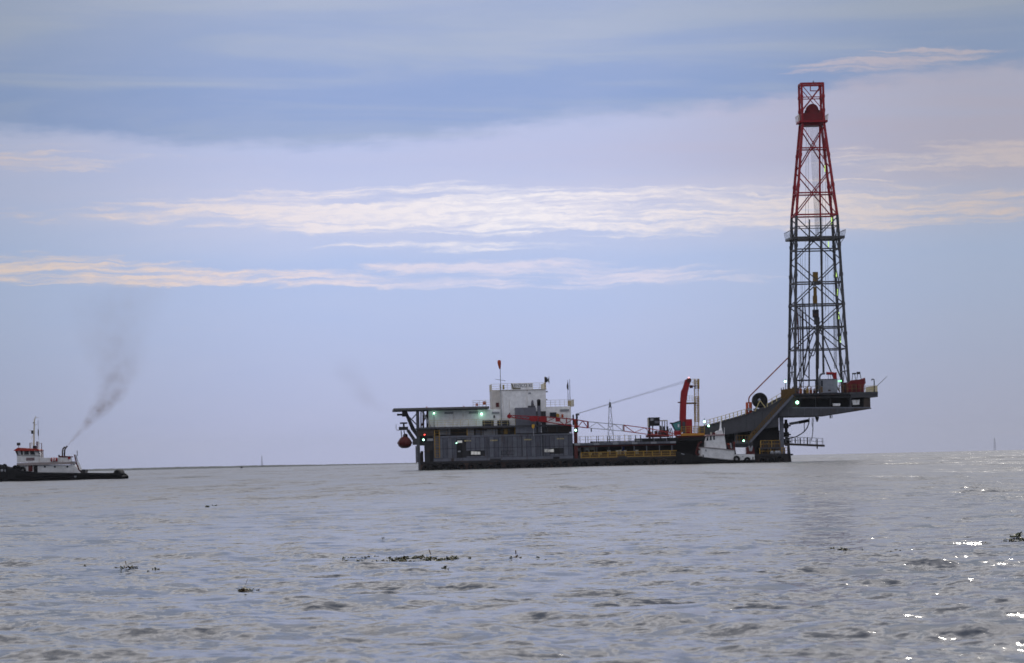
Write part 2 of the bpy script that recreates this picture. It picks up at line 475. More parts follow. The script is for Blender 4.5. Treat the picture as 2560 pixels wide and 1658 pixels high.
def lettering(parent, body, x0, x1, y, z0, z1, m, name='lettering'):
    """flat letters facing the camera side (-y), fitted to a box in the vessel's axes"""
    me = textmesh(name, body, 1.0)
    xs = [v.co.x for v in me.vertices]; ys = [v.co.y for v in me.vertices]
    ax, bx, ay, by = min(xs), max(xs), min(ys), max(ys)
    org = ORG[root_of(parent)]
    for v in me.vertices:
        c = v.co.copy()
        v.co = Vector((x0 + (c.x - ax) / (bx - ax) * (x1 - x0), y - c.z, z0 + (c.y - ay) / (by - ay) * (z1 - z0))) - org
    me.materials.clear(); me.materials.append(m)
    o = bpy.data.objects.new(name, me); COL.objects.link(o); o.parent = parent
    return o

# paint and metal
GREY = mat('grey_paint', (.135, .143, .172), .55, spots=.6, spot_col=(.085, .055, .042), streak=True)
GREY2 = mat('grey_deck_paint', (.068, .069, .078), .6, spots=.5, spot_col=(.07, .05, .04))
PALEGREY = mat('pale_grey_paint', (.30, .31, .33), .55, spots=.35, spot_col=(.16, .12, .1))
WHITE = mat('white_paint', (.88, .88, .87), .5, spots=.55, spot_col=(.44, .37, .30), streak=True)
CREAM = mat('cream_paint', (.62, .58, .47), .55)
RUST = mat('rusty_black_hull', (.022, .019, .019), .75, spots=.75, spot_col=(.11, .055, .038), scale=.7)
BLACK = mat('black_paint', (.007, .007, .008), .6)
DARK = mat('dark_steel', (.026, .026, .030), .6, spots=.5)
RUBBER = mat('tyre_rubber', (.008, .008, .009), .85)
YELLOW = mat('yellow_paint', (.38, .23, .045), .55, spots=.4, spot_col=(.22, .11, .04))
PALEYEL = mat('faded_yellow_paint', (.62, .52, .24), .6)
RED = mat('red_paint', (.29, .006, .010), .5, spots=.3, spot_col=(.16, .02, .02))
ORANGE = mat('orange_red_paint', (.42, .075, .025), .55, spots=.3)
MAROON = mat('dark_red_primer', (.09, .014, .013), .65)
DERR = mat('derrick_grey_paint', (.058, .058, .062), .5, spots=.4, spot_col=(.07, .045, .04))
DERRED = mat('derrick_red_paint', (.30, .010, .018), .5)
GLASS = mat('dark_glass', (.012, .014, .018), .08)
TEAL = mat('tinted_cab_glass', (.07, .24, .23), .1)
BLUE = mat('blue_drum', (.02, .05, .25), .5)
CABLE = mat('wire_rope', (.06, .06, .065), .6)
LINE = mat('pendant_line', (.20, .20, .21), .5)
ALU = mat('bare_aluminium', (.42, .43, .45), .45, metal=.2)
RUSTRED = mat('windsock_cloth', (.42, .07, .03), .8)
BROWN = mat('brown_wall', (.06, .045, .038), .7, spots=.4)
LIT = mat('lamp_green_white', (.42, 1., .66), .4, emit=5.5)
LITY = mat('lamp_tube_yellow_green', (.62, .95, .22), .4, emit=.9)
LITR = mat('lamp_red', (1., .08, .06), .4, emit=2.5)
LITW = mat('pale_emissive', (.85, .83, .76), .5, emit=.12)

# ------------------------------------------------------------------ the drilling barge
BF = Frame(1039, 1176, 610, R(2.5))
def b(crop, x, y, d=0.): return at(BF, crop, x, y, d)
def bx(crop, x, y, d=0.): return b(crop, x, y, d)[0]
def bz(crop, x, y, d=0.): return b(crop, x, y, d)[1]
barge = thing(BF, 'drilling_barge', (0, 0, 0), 'long drilling barge with grey lower house, white deckhouses and rusty black hull', 'barge')
LEN = b('P', 1972, 1150)[0]
BEAM = 19.0
LX = .80       # left end of the hull on the near side
DECK = 1.32
def rect(crop, x0, y0, x1, y1, d=0.):
    """x0,x1,z0,z1 in barge metres from two corners on a crop"""
    a = b(crop, x0, y0, d); c = b(crop, x1, y1, d)
    mx = b(crop, x0, (y0 + y1) / 2, d)[0]; mx1 = b(crop, x1, (y0 + y1) / 2, d)[0]
    my0 = b(crop, (x0 + x1) / 2, y0, d)[1]; my1 = b(crop, (x0 + x1) / 2, y1, d)[1]
    return min(mx, mx1), max(mx, mx1), min(my0, my1), max(my0, my1)
def bbox(parent, name, crop, x0, y0, x1, y1, d0, d1, m, label=None):
    X0, X1, Z0, Z1 = rect(crop, x0, y0, x1, y1, d0)
    return part(parent, name, MB().box(X0, X1, d0, d1, Z0, Z1), m, label=label)
def lamp(parent, crop, x, y, d, r=.17, m=None, name='floodlight', power=0):
    X, Z = b(crop, x, y, d)
    h = part(parent, name, MB().box(X - r * .8, X + r * .8, d + r * .55, d + r * 1.5, Z - r * .5, Z + r * 1.2), DARK)
    part(h, 'lamp_lens', MB().ball((X, d, Z), r, 10), m or LIT, True)
    return h

hull = part(barge, 'hull', MB().prism([(LX, -1.6), (LEN, -1.6), (LEN, DECK), (LX, DECK)], 0, BEAM), RUST)
part(hull, 'rub_rail', MB().box(LX - .06, LEN + .06, -.16, -.02, DECK - .28, DECK - .08), DARK)
part(hull, 'deck_plating', MB().box(LX + .15, LEN - .15, .15, BEAM - .15, DECK + .003, DECK + .03), GREY2)
random.seed(3)
n_plate = 24
for i in range(n_plate):
    x0 = LX + .1 + (LEN - LX - .2) * i / n_plate; x1 = LX + .1 + (LEN - LX - .2) * (i + 1) / n_plate
    part(hull, 'hull_plate', MB().box(x0 + .03, x1 - .03, -.05 - random.random() * .03, .02, .02, DECK - .3), RUST)

# tyre fenders hanging along the side
tyre_mesh = MB().ring((0, 0, 0), (0, 1, 0), .42, .19, 18, 8).mesh('tyre_fender', (0, 0, 0), RUBBER, True)
tx = 1.6
while tx < LEN - .5:
    if not (45.5 < tx < 55.):
        o = bpy.data.objects.new('tyre_fender', tyre_mesh); COL.objects.link(o)
        zz = .30 + random.uniform(-.16, .22)
        o.location = BF.w((tx, -.30, zz)); o.rotation_euler = (random.uniform(-.1, .1), random.uniform(0, 3), BF.th + random.uniform(-.12, .12))
        s = random.uniform(.82, 1.15); o.scale = (s, s, s)
        where = 'grey lower house' if tx < 27 else ('yellow guard rail' if tx < 45 else 'ochre stern rails')
        tag(o, 'black tyre fender on the barge hull below the ' + where, 'tyre', 'tyre fenders below the ' + where)
    tx += random.choice((1.25, 1.5, 1.9, 1.4))

# ---- lower machinery house, grey ribbed panels
x0, x1, zb, zt = rect('A', 590, 1310, 2250, 985)
zb = DECK
zt = bz('A', 1400, 985)
HX0, HX1, HZ1 = x0, x1, zt
house = part(barge, 'lower_house', MB().box(x0, x1, .35, 18., zb, zt), DARK)
zbase = bz('A', 1400, 1250)
part(house, 'wall_base', MB().box(x0 - .02, x1 + .02, .26, .352, zb + .01, zbase), GREY)
def openings(*rs): return [rect('A', *r) for r in rs]
HOLES = openings((864, 1040, 938, 1312), (1010, 1175, 1150, 1240), (2022, 1145, 2092, 1212))
GREYS = [GREY, mat('grey_paint_faded', (.16, .168, .198), .55, spots=.5, spot_col=(.075, .06, .055), streak=True), mat('grey_paint_dull', (.11, .118, .146), .6, spots=.6, spot_col=(.06, .045, .04), streak=True)]
npan = 30
for i in range(npan):
    a = x0 + (x1 - x0) * i / npan; c = x0 + (x1 - x0) * (i + 1) / npan
    zseam = zbase + (zt - zbase) * .42
    segs = [(zbase + .03, zseam - .03), (zseam + .03, zt - .35)]
    for h in HOLES:
        if h[0] < c - .05 and h[1] > a + .05:
            new = []
            for s0, s1 in segs:
                if h[2] > s0: new.append((s0, min(s1, h[2])))
                if h[3] < s1: new.append((max(s0, h[3]), s1))
            segs = new
    for s0, s1 in segs:
        if s1 - s0 < .15: continue
        mb = MB().box(a + .035, c - .035, .27, .352, s0, s1)
        for k in range(3):
            xx = a + (c - a) * (k + .5) / 3
            mb.box(xx - .07, xx + .07, .20, .271, s0 + .02, s1 - .02)
        part(house, 'wall_panel', mb, GREYS[(i * 7 + i // 3) % 3])
part(house, 'wall_beam', MB().box(x0, x1, .27, .352, zt - .30, zt), GREY)
# openings with frames; black plates stand for their unlit inside
def opening(parent, name, crop, x0_, y0_, x1_, y1_, d, m, fm=DARK, fw=.06):
    X0, X1, Z0, Z1 = rect(crop, x0_, y0_, x1_, y1_, d)
    o = part(parent, name, MB().box(X0, X1, d - .03, d + .02, Z0, Z1), m)
    mb = MB().box(X0 - fw, X0, d - .07, d + .02, Z0 - fw, Z1 + fw).box(X1, X1 + fw, d - .07, d + .02, Z0 - fw, Z1 + fw)
    mb.box(X0, X1, d - .07, d + .02, Z1, Z1 + fw).box(X0, X1, d - .07, d + .02, Z0 - fw, Z0)
    if parent.parent is None: part(o, 'frame', mb, fm)
    else: part(parent, 'frame', mb, fm)
    return o
opening(barge, 'doorway', 'A', 868, 1045, 934, 1310, .29, BLACK)
bbox(barge, 'lit_transom', 'A', 872, 1055, 930, 1082, .22, .27, LITW)
bbox(barge, 'pale_notice', 'A', 880, 1175, 910, 1192, .22, .27, PALEGREY)  # small pale grey plate in the doorway
opening(barge, 'window_opening', 'A', 1012, 1178, 1148, 1238, .29, BLACK)
for k in range(3): bbox(barge, 'pale_emissive_pane', 'A', 1036 + 37.5 * k, 1184 + 3 * (k == 2), 1070 + 37.5 * k, 1222, .22, .26, LITW)
opening(barge, 'window_opening', 'A', 2026, 1148, 2088, 1210, .29, BLACK)
for k in range(3): bbox(barge, 'pale_emissive_pane', 'A', 1912 + 37.5 * k, 1157 + 3 * (k == 1), 1946 + 37.5 * k, 1192, .20, .255, LITW)  # pale boxes on the wall plating, faintly emissive themselves
opening(barge, 'scuttle', 'A', 2016, 1250, 2086, 1278, .25, BLACK)
opening(barge, 'louvre', 'A', 1396, 1180, 1450, 1220, .24, DARK)
opening(barge, 'louvre', 'A', 1462, 1180, 1545, 1218, .24, GREY2)
bbox(barge, 'bollard_box', 'A', 1262, 1270, 1390, 1312, .05, .25, DARK)
bbox(barge, 'bollard_box', 'A', 800, 1268, 832, 1312, .05, .25, BROWN)
for cx_, cy_ in ((1000, 1057), (1308, 1053), (1710, 1043), (2100, 1032)):
    bbox(barge, 'name_strip', 'A', cx_ - 42, cy_ - 7, cx_ + 42, cy_ + 7, .2, .235, PALEYEL)
for cx_ in (1640, 1890):
    X, Z = b('A', cx_, 1050, .2)
    part(barge, 'drain_pipe', MB().cyl((X, .17, zbase), (X, .17, zt - .2), .07), DARK)
# yellow ladder on the wall
lx0, lx1, lz0, lz1 = rect('A', 604, 1255, 660, 930, .1)
lad = part(barge, 'ladder', MB().bar((lx0, .12, lz0), (lx0, .12, lz1), .11).bar((lx1, .12, lz0), (lx1, .12, lz1), .11), YELLOW)
k = lz0
while k < lz1: part(lad, 'rung', MB().bar((lx0, .12, k), (lx1, .12, k), .05), YELLOW); k += .42

# ---- gallery between lower house and upper deck
zU0, zU1 = bz('A', 1000, 908, 0.), bz('A', 1000, 886, 0.)
UPZ = zU1
part(barge, 'gallery_wall', MB().box(HX0 + .4, HX1 - .3, 3.2, 17.5, HZ1, zU0), mat('gallery_grey_brown', (.12, .11, .10), .7, spots=.5))
UX0, UX1 = bx('A', 398, 900), bx('A', 2232, 880)
part(barge, 'upper_deck', MB().box(UX0, UX1, -.1, 18.5, zU0, zU1), GREY2)
for cx_ in (760, 990, 1180, 1330, 1405, 1490, 1560, 1945, 2060, 2228):
    X = bx('A', cx_, 940, .3)
    part(barge, 'gallery_post', MB().bar((X, .5, HZ1), (X, .5, zU0), .14), GREY2 if cx_ % 3 else YELLOW)
OCHRE_ = mat('ochre_board', (.15, .088, .026), .7, spots=.5)
railing(barge, [(HX0 + .3, .4, HZ1), (bx('A', 1565, 960), .4, HZ1)], .95, 1.9, OCHRE_, r=.022)
for c0, c1, y0_, y1_, m in ((660, 790, 915, 985, PALEGREY), (1090, 1160, 930, 990, GREY), (985, 1070, 915, 990, PALEGREY), (1165, 1225, 935, 990, PALEGREY), (1225, 1350, 920, 990, PALEGREY), (1430, 1470, 915, 975, YELLOW)):
    bbox(barge, 'ventilator_box', 'A', c0, y0_, c1, y1_, 1.2, 2.6, m)
bbox(barge, 'brown_wing', 'A', 402, 915, 598, 1000, .2, 6, BROWN)
bbox(barge, 'gallery_panel', 'A', 1945, 880, 2235, 955, 1.0, 6, BROWN)
lamp(barge, 'A', 483, 985, .05, .13, LITR, 'side_light')
lamp(barge, 'A', 470, 1046, .05, .16)
lamp(barge, 'A', 862, 1085, .1, .09)
lamp(barge, 'A', 2280, 932, -.1, .17)

# ---- open frame at the left end
def col_(crop, x, y0_, y1_, d, w, m, name='column'):
    a = b(crop, x, y0_, d); c = b(crop, x, y1_, d)
    return part(barge, name, MB().box(min(a[0], c[0]) - w / 2, max(a[0], c[0]) + w / 2, d - w / 2, d + w / 2, min(a[1], c[1]), max(a[1], c[1])), m)
col_('A', 406, 700, 1315, .6, .34, GREY2); col_('A', 406, 700, 1315, 10, .34, GREY2)
col_('A', 383, 1120, 1320, .3, .12, DARK); col_('A', 452, 1180, 1315, 3., .4, BROWN); col_('A', 430, 1200, 1320, 6., .3, MAROON)
bbox(barge, 'end_panel', 'A', 484, 1078, 592, 1318, .6, 3., DARK)
bbox(barge, 'end_panel', 'A', 400, 1000, 598, 1112, .9, 7, DARK)
bbox(barge, 'end_panel', 'A', 545, 1170, 585, 1310, .5, .62, BLACK)
bbox(barge, 'notice_board', 'A', 515, 1030, 585, 1060, .12, .2, PALEGREY)
# ---- helideck with its struts
hx0, _, hz0, hz1 = rect('A', 106, 694, 400, 668)
hx0 += .12; hx1 = bx('A', 1255, 675)
hz1 = bz('A', 700, 658); hz0 = bz('A', 700, 686)
HELI = mat('helideck_grey', (.13, .13, .125), .6, spots=.4)
heli = part(barge, 'helideck', MB().box(hx0, hx1, .3, 18, hz0, hz1), HELI)
nb = 14
for i in range(nb):
    part(heli, 'edge_frame', MB().box(hx0 + (hx1 - hx0) * i / nb + .04, hx0 + (hx1 - hx0) * (i + 1) / nb - .04, .05, .3, hz0 + .05, hz1 - .03), HELI)
def strut(c, p, q, d0, d1, w, m, name='strut'):
    a = b(c, p[0], p[1], d0); e = b(c, q[0], q[1], d1)
    return part(barge, name, MB().bar((a[0], d0, a[1]), (e[0], d1, e[1]), w), m)
strut('A', (248, 690), (345, 930), .9, .9, .50, BLACK); strut('A', (345, 930), (405, 1010), .9, .7, .34, BLACK)
strut('A', (248, 690), (400, 1010), 9, 9, .4, DARK)
strut('A', (330, 800), (420, 700), 2, 2, .16, PALEGREY); strut('A', (300, 775), (410, 890), 2, 2, .18, GREY2)
strut('A', (455, 700), (560, 905), 1.2, 1.2, .30, PALEGREY); strut('A', (530, 700), (440, 890), 3, 3, .2, MAROON)
strut('A', (468, 690), (468, 900), 3.5, 3.5, .30, BROWN); strut('A', (515, 690), (515, 900), 5, 5, .3, BROWN)
strut('A', (440, 700), (440, 900), 8, 8, .2, PALEGREY)
bbox(barge, 'sponson_arm', 'A', 155, 735, 245, 758, .7, 1.1, BLACK); bbox(barge, 'sponson_bracket', 'A', 215, 690, 262, 770, .6, 1.3, BLACK)
# ---- white accommodation under the helideck
def white_block(name, crop, x0_, y0_, x1_, y1_, d0, d1, n, m=WHITE, panel_d=.04):
    X0, X1, Z0, Z1 = rect(crop, x0_, y0_, x1_, y1_, d0)
    o = part(barge, name, MB().box(X0, X1, d0, d1, Z0, Z1), m)
    for i in range(n):
        a = X0 + (X1 - X0) * i / n; c = X0 + (X1 - X0) * (i + 1) / n
        part(o, 'wall_panel', MB().box(a + .015, c - .015, d0 - panel_d, d0 + .01, Z0 + .02, Z1 - .02), m)
    return o, (X0, X1, Z0, Z1)
wb, WBR = white_block('white_deckhouse', 'A', 530, 690, 1400, 888, 2.2, 17, 12)
SIDEW = mat('dull_cream_wall', (.60, .57, .53), .6, spots=.4, spot_col=(.4, .36, .32), streak=True)  # duller cream than the white paint of the tower
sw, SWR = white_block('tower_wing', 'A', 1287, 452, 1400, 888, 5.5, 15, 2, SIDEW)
tw, TWR = white_block('white_tower', 'A', 1396, 450, 1930, 888, 2.6, 17.5, 8)
for i in range(6):
    y0_ = 2.7 + 14.7 * i / 6
    part(tw, 'wall_panel', MB().box(TWR[0] - .04, TWR[0] + .01, y0_ + .02, y0_ + 14.7 / 6 - .02, TWR[2] + .02, TWR[3] - .02), WHITE)
rb_, RBR = white_block('white_annex', 'A', 1930, 650, 2226, 888, 2.4, 14, 5)
railing(barge, [(SWR[0], 14.9, TWR[3]), (SWR[0], 5.6, TWR[3]), (TWR[0], 5.6, TWR[3]), (TWR[0], 2.7, TWR[3]), (TWR[1], 2.7, TWR[3]), (TWR[1], 17.4, TWR[3])], 1.05, 1.1, CREAM, 3, .03)
railing(barge, [(RBR[0], 2.5, RBR[3]), (RBR[1] + .5, 2.5, RBR[3]), (RBR[1] + .5, 13.5, RBR[3])], 1.05, .8, CREAM, 3, .03)
railing(barge, [(bx('A', 540, 850, 0), .2, UPZ), (bx('A', 1565, 850, 0), .2, UPZ)], 1.05, 1.3, PALEYEL, 3, .022)
railing(barge, [(bx('A', 1060, 640, 3), 3, hz1), (bx('A', 1285, 640, 3), 3, hz1)], 1.0, 1.2, CREAM, 3, .03)
part(barge, 'tower_canopy', MB().box(TWR[0] - .2, TWR[1] + .15, 2.4, 17.7, TWR[3] - .02, TWR[3] + .06), CREAM)
# name board on the tower railing
nx0, nx1, nz0, nz1 = rect('A', 1512, 444, 1772, 374, 2.5)
board = part(barge, 'name_board', MB().box(nx0, nx1, 2.50, 2.56, nz0, nz1), WHITE)
lettering(board, 'ENSCO XI', bx('A', 1552, 400, 2.5), bx('A', 1760, 400, 2.5), 2.485, bz('A', 1650, 419, 2.5), bz('A', 1650, 380, 2.5), GREY)
part(board, 'board_bracket', MB().prism([b('A', 1510, 375, 2.4), b('A', 1524, 375, 2.4), b('A', 1545, 425, 2.4), b('A', 1625, 428, 2.4), b('A', 1622, 444, 2.4), b('A', 1536, 446, 2.4)], 2.40, 2.48), mat('olive_bracket', (.16, .14, .09), .6))
# windows, louvres and boxes on the white walls
for r_ in ((1175, 818, 1302, 880), (1352, 818, 1486, 880)):
    opening(barge, 'window', 'A', *r_, 2.12, GLASS, fm=DARK)
for r_ in ((722, 716, 822, 736), (1012, 712, 1122, 732)):
    opening(barge, 'vent_louvre', 'A', *r_, 2.12, PALEGREY, fm=PALEGREY, fw=.03)
opening(barge, 'vent_louvre', 'A', 2095, 685, 2200, 705, 2.3, PALEGREY, fm=PALEGREY, fw=.03)
opening(barge, 'window', 'A', 1975, 722, 2050, 780, 2.3, GLASS, fm=PALEGREY)
bbox(barge, 'yellow_box', 'A', 2050, 735, 2085, 775, 2.1, 2.35, YELLOW); bbox(barge, 'red_box', 'A', 2112, 740, 2135, 780, 2.1, 2.35, ORANGE)
bbox(barge, 'porthole', 'A', 1302, 755, 1322, 785, 2.1, 2.2, DARK)
bbox(barge, 'wall_tray', 'A', 1285, 712, 1375, 735, 2.0, 2.2, PALEGREY)
bbox(barge, 'red_hatch', 'A', 1332, 605, 1368, 655, 5.3, 5.45, MAROON)
for c0 in (1715, ): bbox(barge, 'small_vent', 'A', 1718, 482, 1748, 500, 2.45, 2.58, PALEGREY)
for yy, dx in ((465, 14), (560, 8), (660, 10)):
    bbox(barge, 'side_fitting', 'A', 1928, yy, 1936 + dx, yy + 16, 3, 3.5, PALEGREY)
lamp(barge, 'A', 595, 730, 1.9, .14); lamp(barge, 'A', 1160, 737, 1.9, .18)
for lx_, ly_, pw in ((595, 730, 5), (1160, 737, 11)):
    X, Z = b('A', lx_, ly_, 1.2)
    ld = bpy.data.lights.new('wall_lamp_light', 'POINT'); ld.energy = pw; ld.color = (.5, 1., .72); ld.shadow_soft_size = .2
    lo = bpy.data.objects.new('wall_lamp_light', ld); COL.objects.link(lo); lo.parent = barge; lo.location = (X, 1.2, Z - .1)
X, Z = b('A', 597, 800, 1.); part(barge, 'lamp_post', MB().cyl((X, 1.9, UPZ), (X, 1.9, Z + .8), .05), PALEGREY)
# mast with windsock, lantern heads
mx = bx('A', 1390, 500, 2.0)
mz0, mz1 = UPZ, bz('A', 1390, 205, 2.0)
mast = part(barge, 'windsock_mast', MB().cyl((mx, 2., mz0), (mx, 2., mz1), .085, .05), PALEGREY)
part(mast, 'cross_arm', MB().bar((mx - .8, 2, bz('A', 1390, 322, 2)), (mx + .8, 2, bz('A', 1390, 345, 2)), .07), PALEGREY)
sx, sz0, sz1 = mx, bz('A', 1375, 205, 2), bz('A', 1375, 98, 2)
sock = MB(); rings = []
for zz, rr, ox in ((sz0, .10, 0), (sz0 + .35, .18, -.03), (sz0 + .8, .26, -.07), (sz1 - .25, .29, -.09), (sz1, .20, -.09)):
    rings.append([Vector((sx - .05 + ox + rr * math.cos(t), 2 + rr * math.sin(t), zz)) for t in [6.283 * i / 10 for i in range(10)]])
part(mast, 'windsock', sock.loft(rings), RUSTRED, True)
for cx_, rr in ((1386, .2), (1422, .26)):
    bbox(barge, 'lantern_box', 'A', cx_ - rr * 40, 392, cx_ + rr * 40, 446, 2.3, 2.5, mat('olive_yellow', (.34, .26, .06), .6))
# satellite dish at the tower corner
dx, dz = b('A', 1918, 340, 3.)
dish = part(barge, 'dish_mast', MB().cyl((dx, 3, TWR[3]), (dx, 3, dz + .6), .12), YELLOW)
rings = [[Vector((dx + .25 + .32 * (1 - (1 - k / 4) ** 2) * 1.2, 3 + (.72 * k / 4 + .02) * math.cos(t), dz + .05 + (.72 * k / 4 + .02) * math.sin(t))) for t in [6.283 * i / 14 for i in range(14)]] for k in range(5)]
part(dish, 'dish', MB().loft(rings), PALEGREY, True)
part(dish, 'feed_box', MB().box(dx - .1, dx + .35, 2.8, 3.2, dz - .3, dz + .5), DARK)
# whip aerials with a furled flag on the annex
for cx_, y1_ in ((2192, 335), (2215, 322)):
    X, Z = b('A', cx_, 600, 3.); Z1 = bz('A', cx_, y1_, 3.)
    part(barge, 'whip_aerial', MB().cyl((X, 3, RBR[3]), (X, 3, Z1), .055, .03), DARK)
X, Z = b('A', 2192, 410, 3.)
part(barge, 'furled_flag', MB().tube([(X, 3, Z - .6), (X - .08, 2.95, Z - .3), (X - .1, 2.95, Z + .1), (X - .02, 3, Z + .75)], [.05, .14, .15, .04]), DARK, True)
bbox(barge, 'aerial_box', 'A', 2188, 580, 2222, 640, 2.8, 3.1, YELLOW)
# grey engine casing with exhausts
bbox(barge, 'engine_casing', 'A', 1566, 662, 1812, 968, .10, 6, GREY)
cas = bbox(barge, 'engine_casing', 'A', 1812, 705, 1928, 968, .8, 6, GREY2)
for k in range(5):
    bbox(cas, 'casing_rib', 'A', 1822 + 22 * k, 715, 1828 + 22 * k, 960, .7, .82, DARK)
X, Z0 = b('A', 1850, 960, .4); Z1 = bz('A', 1850, 640, .4)
ex = part(barge, 'exhaust_stack', MB().cyl((X, .4, Z0), (X, .4, Z1), .28, .28, 12), GREY)
part(ex, 'exhaust_mouth', MB().tube([(X, .4, Z1), (X, .3, Z1 + .5), (X - .02, .0, Z1 + .85)], [.28, .29, .30], 12), BLACK, True)
X, Z0 = b('A', 1767, 662, 1.); Z1 = bz('A', 1767, 570, 1.)
part(barge, 'vent_cowl', MB().tube([(X, 1, Z0), (X, 1, Z0 + .6), (X, 1, Z0 + 1.0), (X, 1, Z1)], [.24, .24, .18, .05], 10), GREY, True)
bbox(barge, 'casing_top', 'A', 1716, 640, 1800, 664, .3, 2, GREY2)
X = bx('A', 1872, 900, .3); part(barge, 'white_hose', MB().cyl((X, .25, bz('A', 1872, 960, .3)), (X, .25, bz('A', 1872, 850, .3)), .06), WHITE)
# two red floodlight drums on the helideck edge and canister rack
for cx_, y0_, y1_, r_ in ((1105, 612, 642, .2), (1196, 588, 630, .29)):
    X, Z = b('A', cx_, (y0_ + y1_) / 2, 4)
    Zb = hz1
    d_ = part(barge, 'signal_drum', MB().cyl((X, 4, bz('A', cx_, y1_, 4)), (X, 4, bz('A', cx_, y0_, 4)), r_, r_, 12), ORANGE)
    part(d_, 'drum_stand', MB().bar((X - r_, 4, Zb), (X - r_ * .7, 4, Z), .06).bar((X + r_, 4, Zb), (X + r_ * .7, 4, Z), .06), DARK)
for cx_, cy_ in ((508, 664), (950, 656)):
    X, Z = b('A', cx_, cy_, .2); part(barge, 'deck_edge_light', MB().ball((X, .2, hz1 + .06), .11, 8), ORANGE, True)

# ---- boom rest column between the house and the pipe deck
bcol = bbox(barge, 'boom_rest', 'A', 2264, 950, 2306, 1282, .2, .9, MAROON)
for c0, c1, y0_, y1_, m in ((2244, 2262, 748, 870, DARK), (2286, 2308, 740, 960, DARK), (2264, 2286, 800, 950, ORANGE)):
    bbox(bcol, 'rest_post', 'A', c0, y0_, c1, y1_, .3, .8, m)
bbox(bcol, 'rest_head', 'A', 2282, 738, 2325, 756, .25, .85, DARK)

# ---- pipe deck over the open main deck
PX0 = bx('H', 265, 240); PX1 = bx('H', 2160, 200)
pz1, pz0 = bz('H', 900, 196, 0), bz('H', 900, 243, 0)
pd = part(barge, 'pipe_deck', MB().box(PX0, PX1, .2, 17, pz0, pz1), GREY2)
nb = 16
for i in range(nb):
    part(pd, 'edge_plate', MB().box(PX0 + (PX1 - PX0) * i / nb + .04, PX0 + (PX1 - PX0) * (i + 1) / nb - .04, .1, .21, pz0 + .05, pz1 - .05), GREY if i % 3 else PALEGREY)
part(pd, 'lower_beam', MB().box(PX0, PX1, .6, .9, pz0 - .25, pz0), MAROON)
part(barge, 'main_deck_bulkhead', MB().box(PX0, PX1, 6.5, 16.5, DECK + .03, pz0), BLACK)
for hx in (300, 455, 685, 910, 1150, 1380, 1612, 1850, 2080):
    X = bx('H', hx, 330, .7); part(barge, 'deck_pillar', MB().bar((X, .7, DECK), (X, .7, pz0), .16), GREY if hx > 1300 else GREY2)
for hx in (370, 475, 520, 680, 715, 880, 920, 1080, 1112, 1205, 1285, 1318, 1405, 1500):
    X = bx('H', hx, 130, .5); part(barge, 'pipe_stanchion', MB().bar((X, .5, pz1), (X, .5, pz1 + (1.05 if hx != 1205 else 1.2)), .09 if hx < 1350 else .14), YELLOW if hx == 1205 else DARK)
railing(barge, [(bx('H', 345, 180, 8), 8, pz1), (bx('H', 1500, 170, 8), 8, pz1)], 1.1, 2.2, PALEYEL, 2, .025)
# yellow guard rail of the main deck, with close bars
gx0, gx1 = bx('H', 395, 440), bx('H', 2172, 430)
gz = bz('H', 1300, 505) ; gz = max(gz, DECK + .02); gtop = bz('H', 1300, 365)
gr = part(barge, 'guard_rail', MB().bar((gx0, .25, gtop), (gx1, .25, gtop), .11).bar((gx0, .25, gz + .08), (gx1, .25, gz + .08), .12).bar((gx0, .25, (gz + gtop) / 2), (gx1, .25, (gz + gtop) / 2), .06), YELLOW)
OCHRE0 = mat('ochre_board', (.15, .088, .026), .7, spots=.5)
nbar = 150
for i in range(nbar + 1):
    X = gx0 + (gx1 - gx0) * i / nbar
    part(gr, 'guard_bar', MB().bar((X, .25, gz), (X, .25, gtop), .15 if i % 14 == 0 else .055), YELLOW if i % 14 == 0 else OCHRE0)
part(barge, 'toe_board', MB().box(gx0, gx1, .32, .4, gz, gz + .5), mat('brown_board', (.07, .042, .02), .7, spots=.5))
bbox(barge, 'boarding_gate', 'H', 1068, 455, 1245, 560, -.05, .2, DARK)
# things stowed on the main deck
def drum(crop, x, y, d, w, h, m, label, cat='drum', name='drum', group=None):
    X, Z = b(crop, x, y, d)
    z0 = Z - h / 2
    mb = MB().cyl((X, d, z0), (X, d, z0 + h), w / 2, w / 2, 14)
    for q in (.02, .36, .66, .95): mb.ring((X, d, z0 + h * q), (0, 0, 1), w / 2, .025, 14, 5)
    return mb, (X, d, z0)
def stowed(crop, x, y, d, w, h, m, name, label, cat, group=None):
    mb, org = drum(crop, x, y, d, w, h, m, label)
    # the drum stands on a pallet rack down to the deck
    X, _, z0 = org
    mb.box(X - w * .45, X + w * .45, d - w * .45, d + w * .45, DECK + .03, z0 + .01)
    solo(BF, name, (X, d, DECK + .03), mb, m, label, cat, group)
WDRUM = mat('white_plastic_drum', (.66, .62, .50), .5)
for hx, hy in ((910, 372), (1065, 372), (1130, 365), (1210, 372), (1430, 366)):
    stowed('H', hx, hy, 1.4, .46, .55, WDRUM, 'white_drum', 'cream white drum standing behind the yellow guard rail of the barge', 'drum', 'white drums on the main deck')
stowed('H', 1172, 318, 2.6, .5, .62, BLUE, 'blue_drum', 'blue drum standing above the white drums on the barge main deck', 'drum')
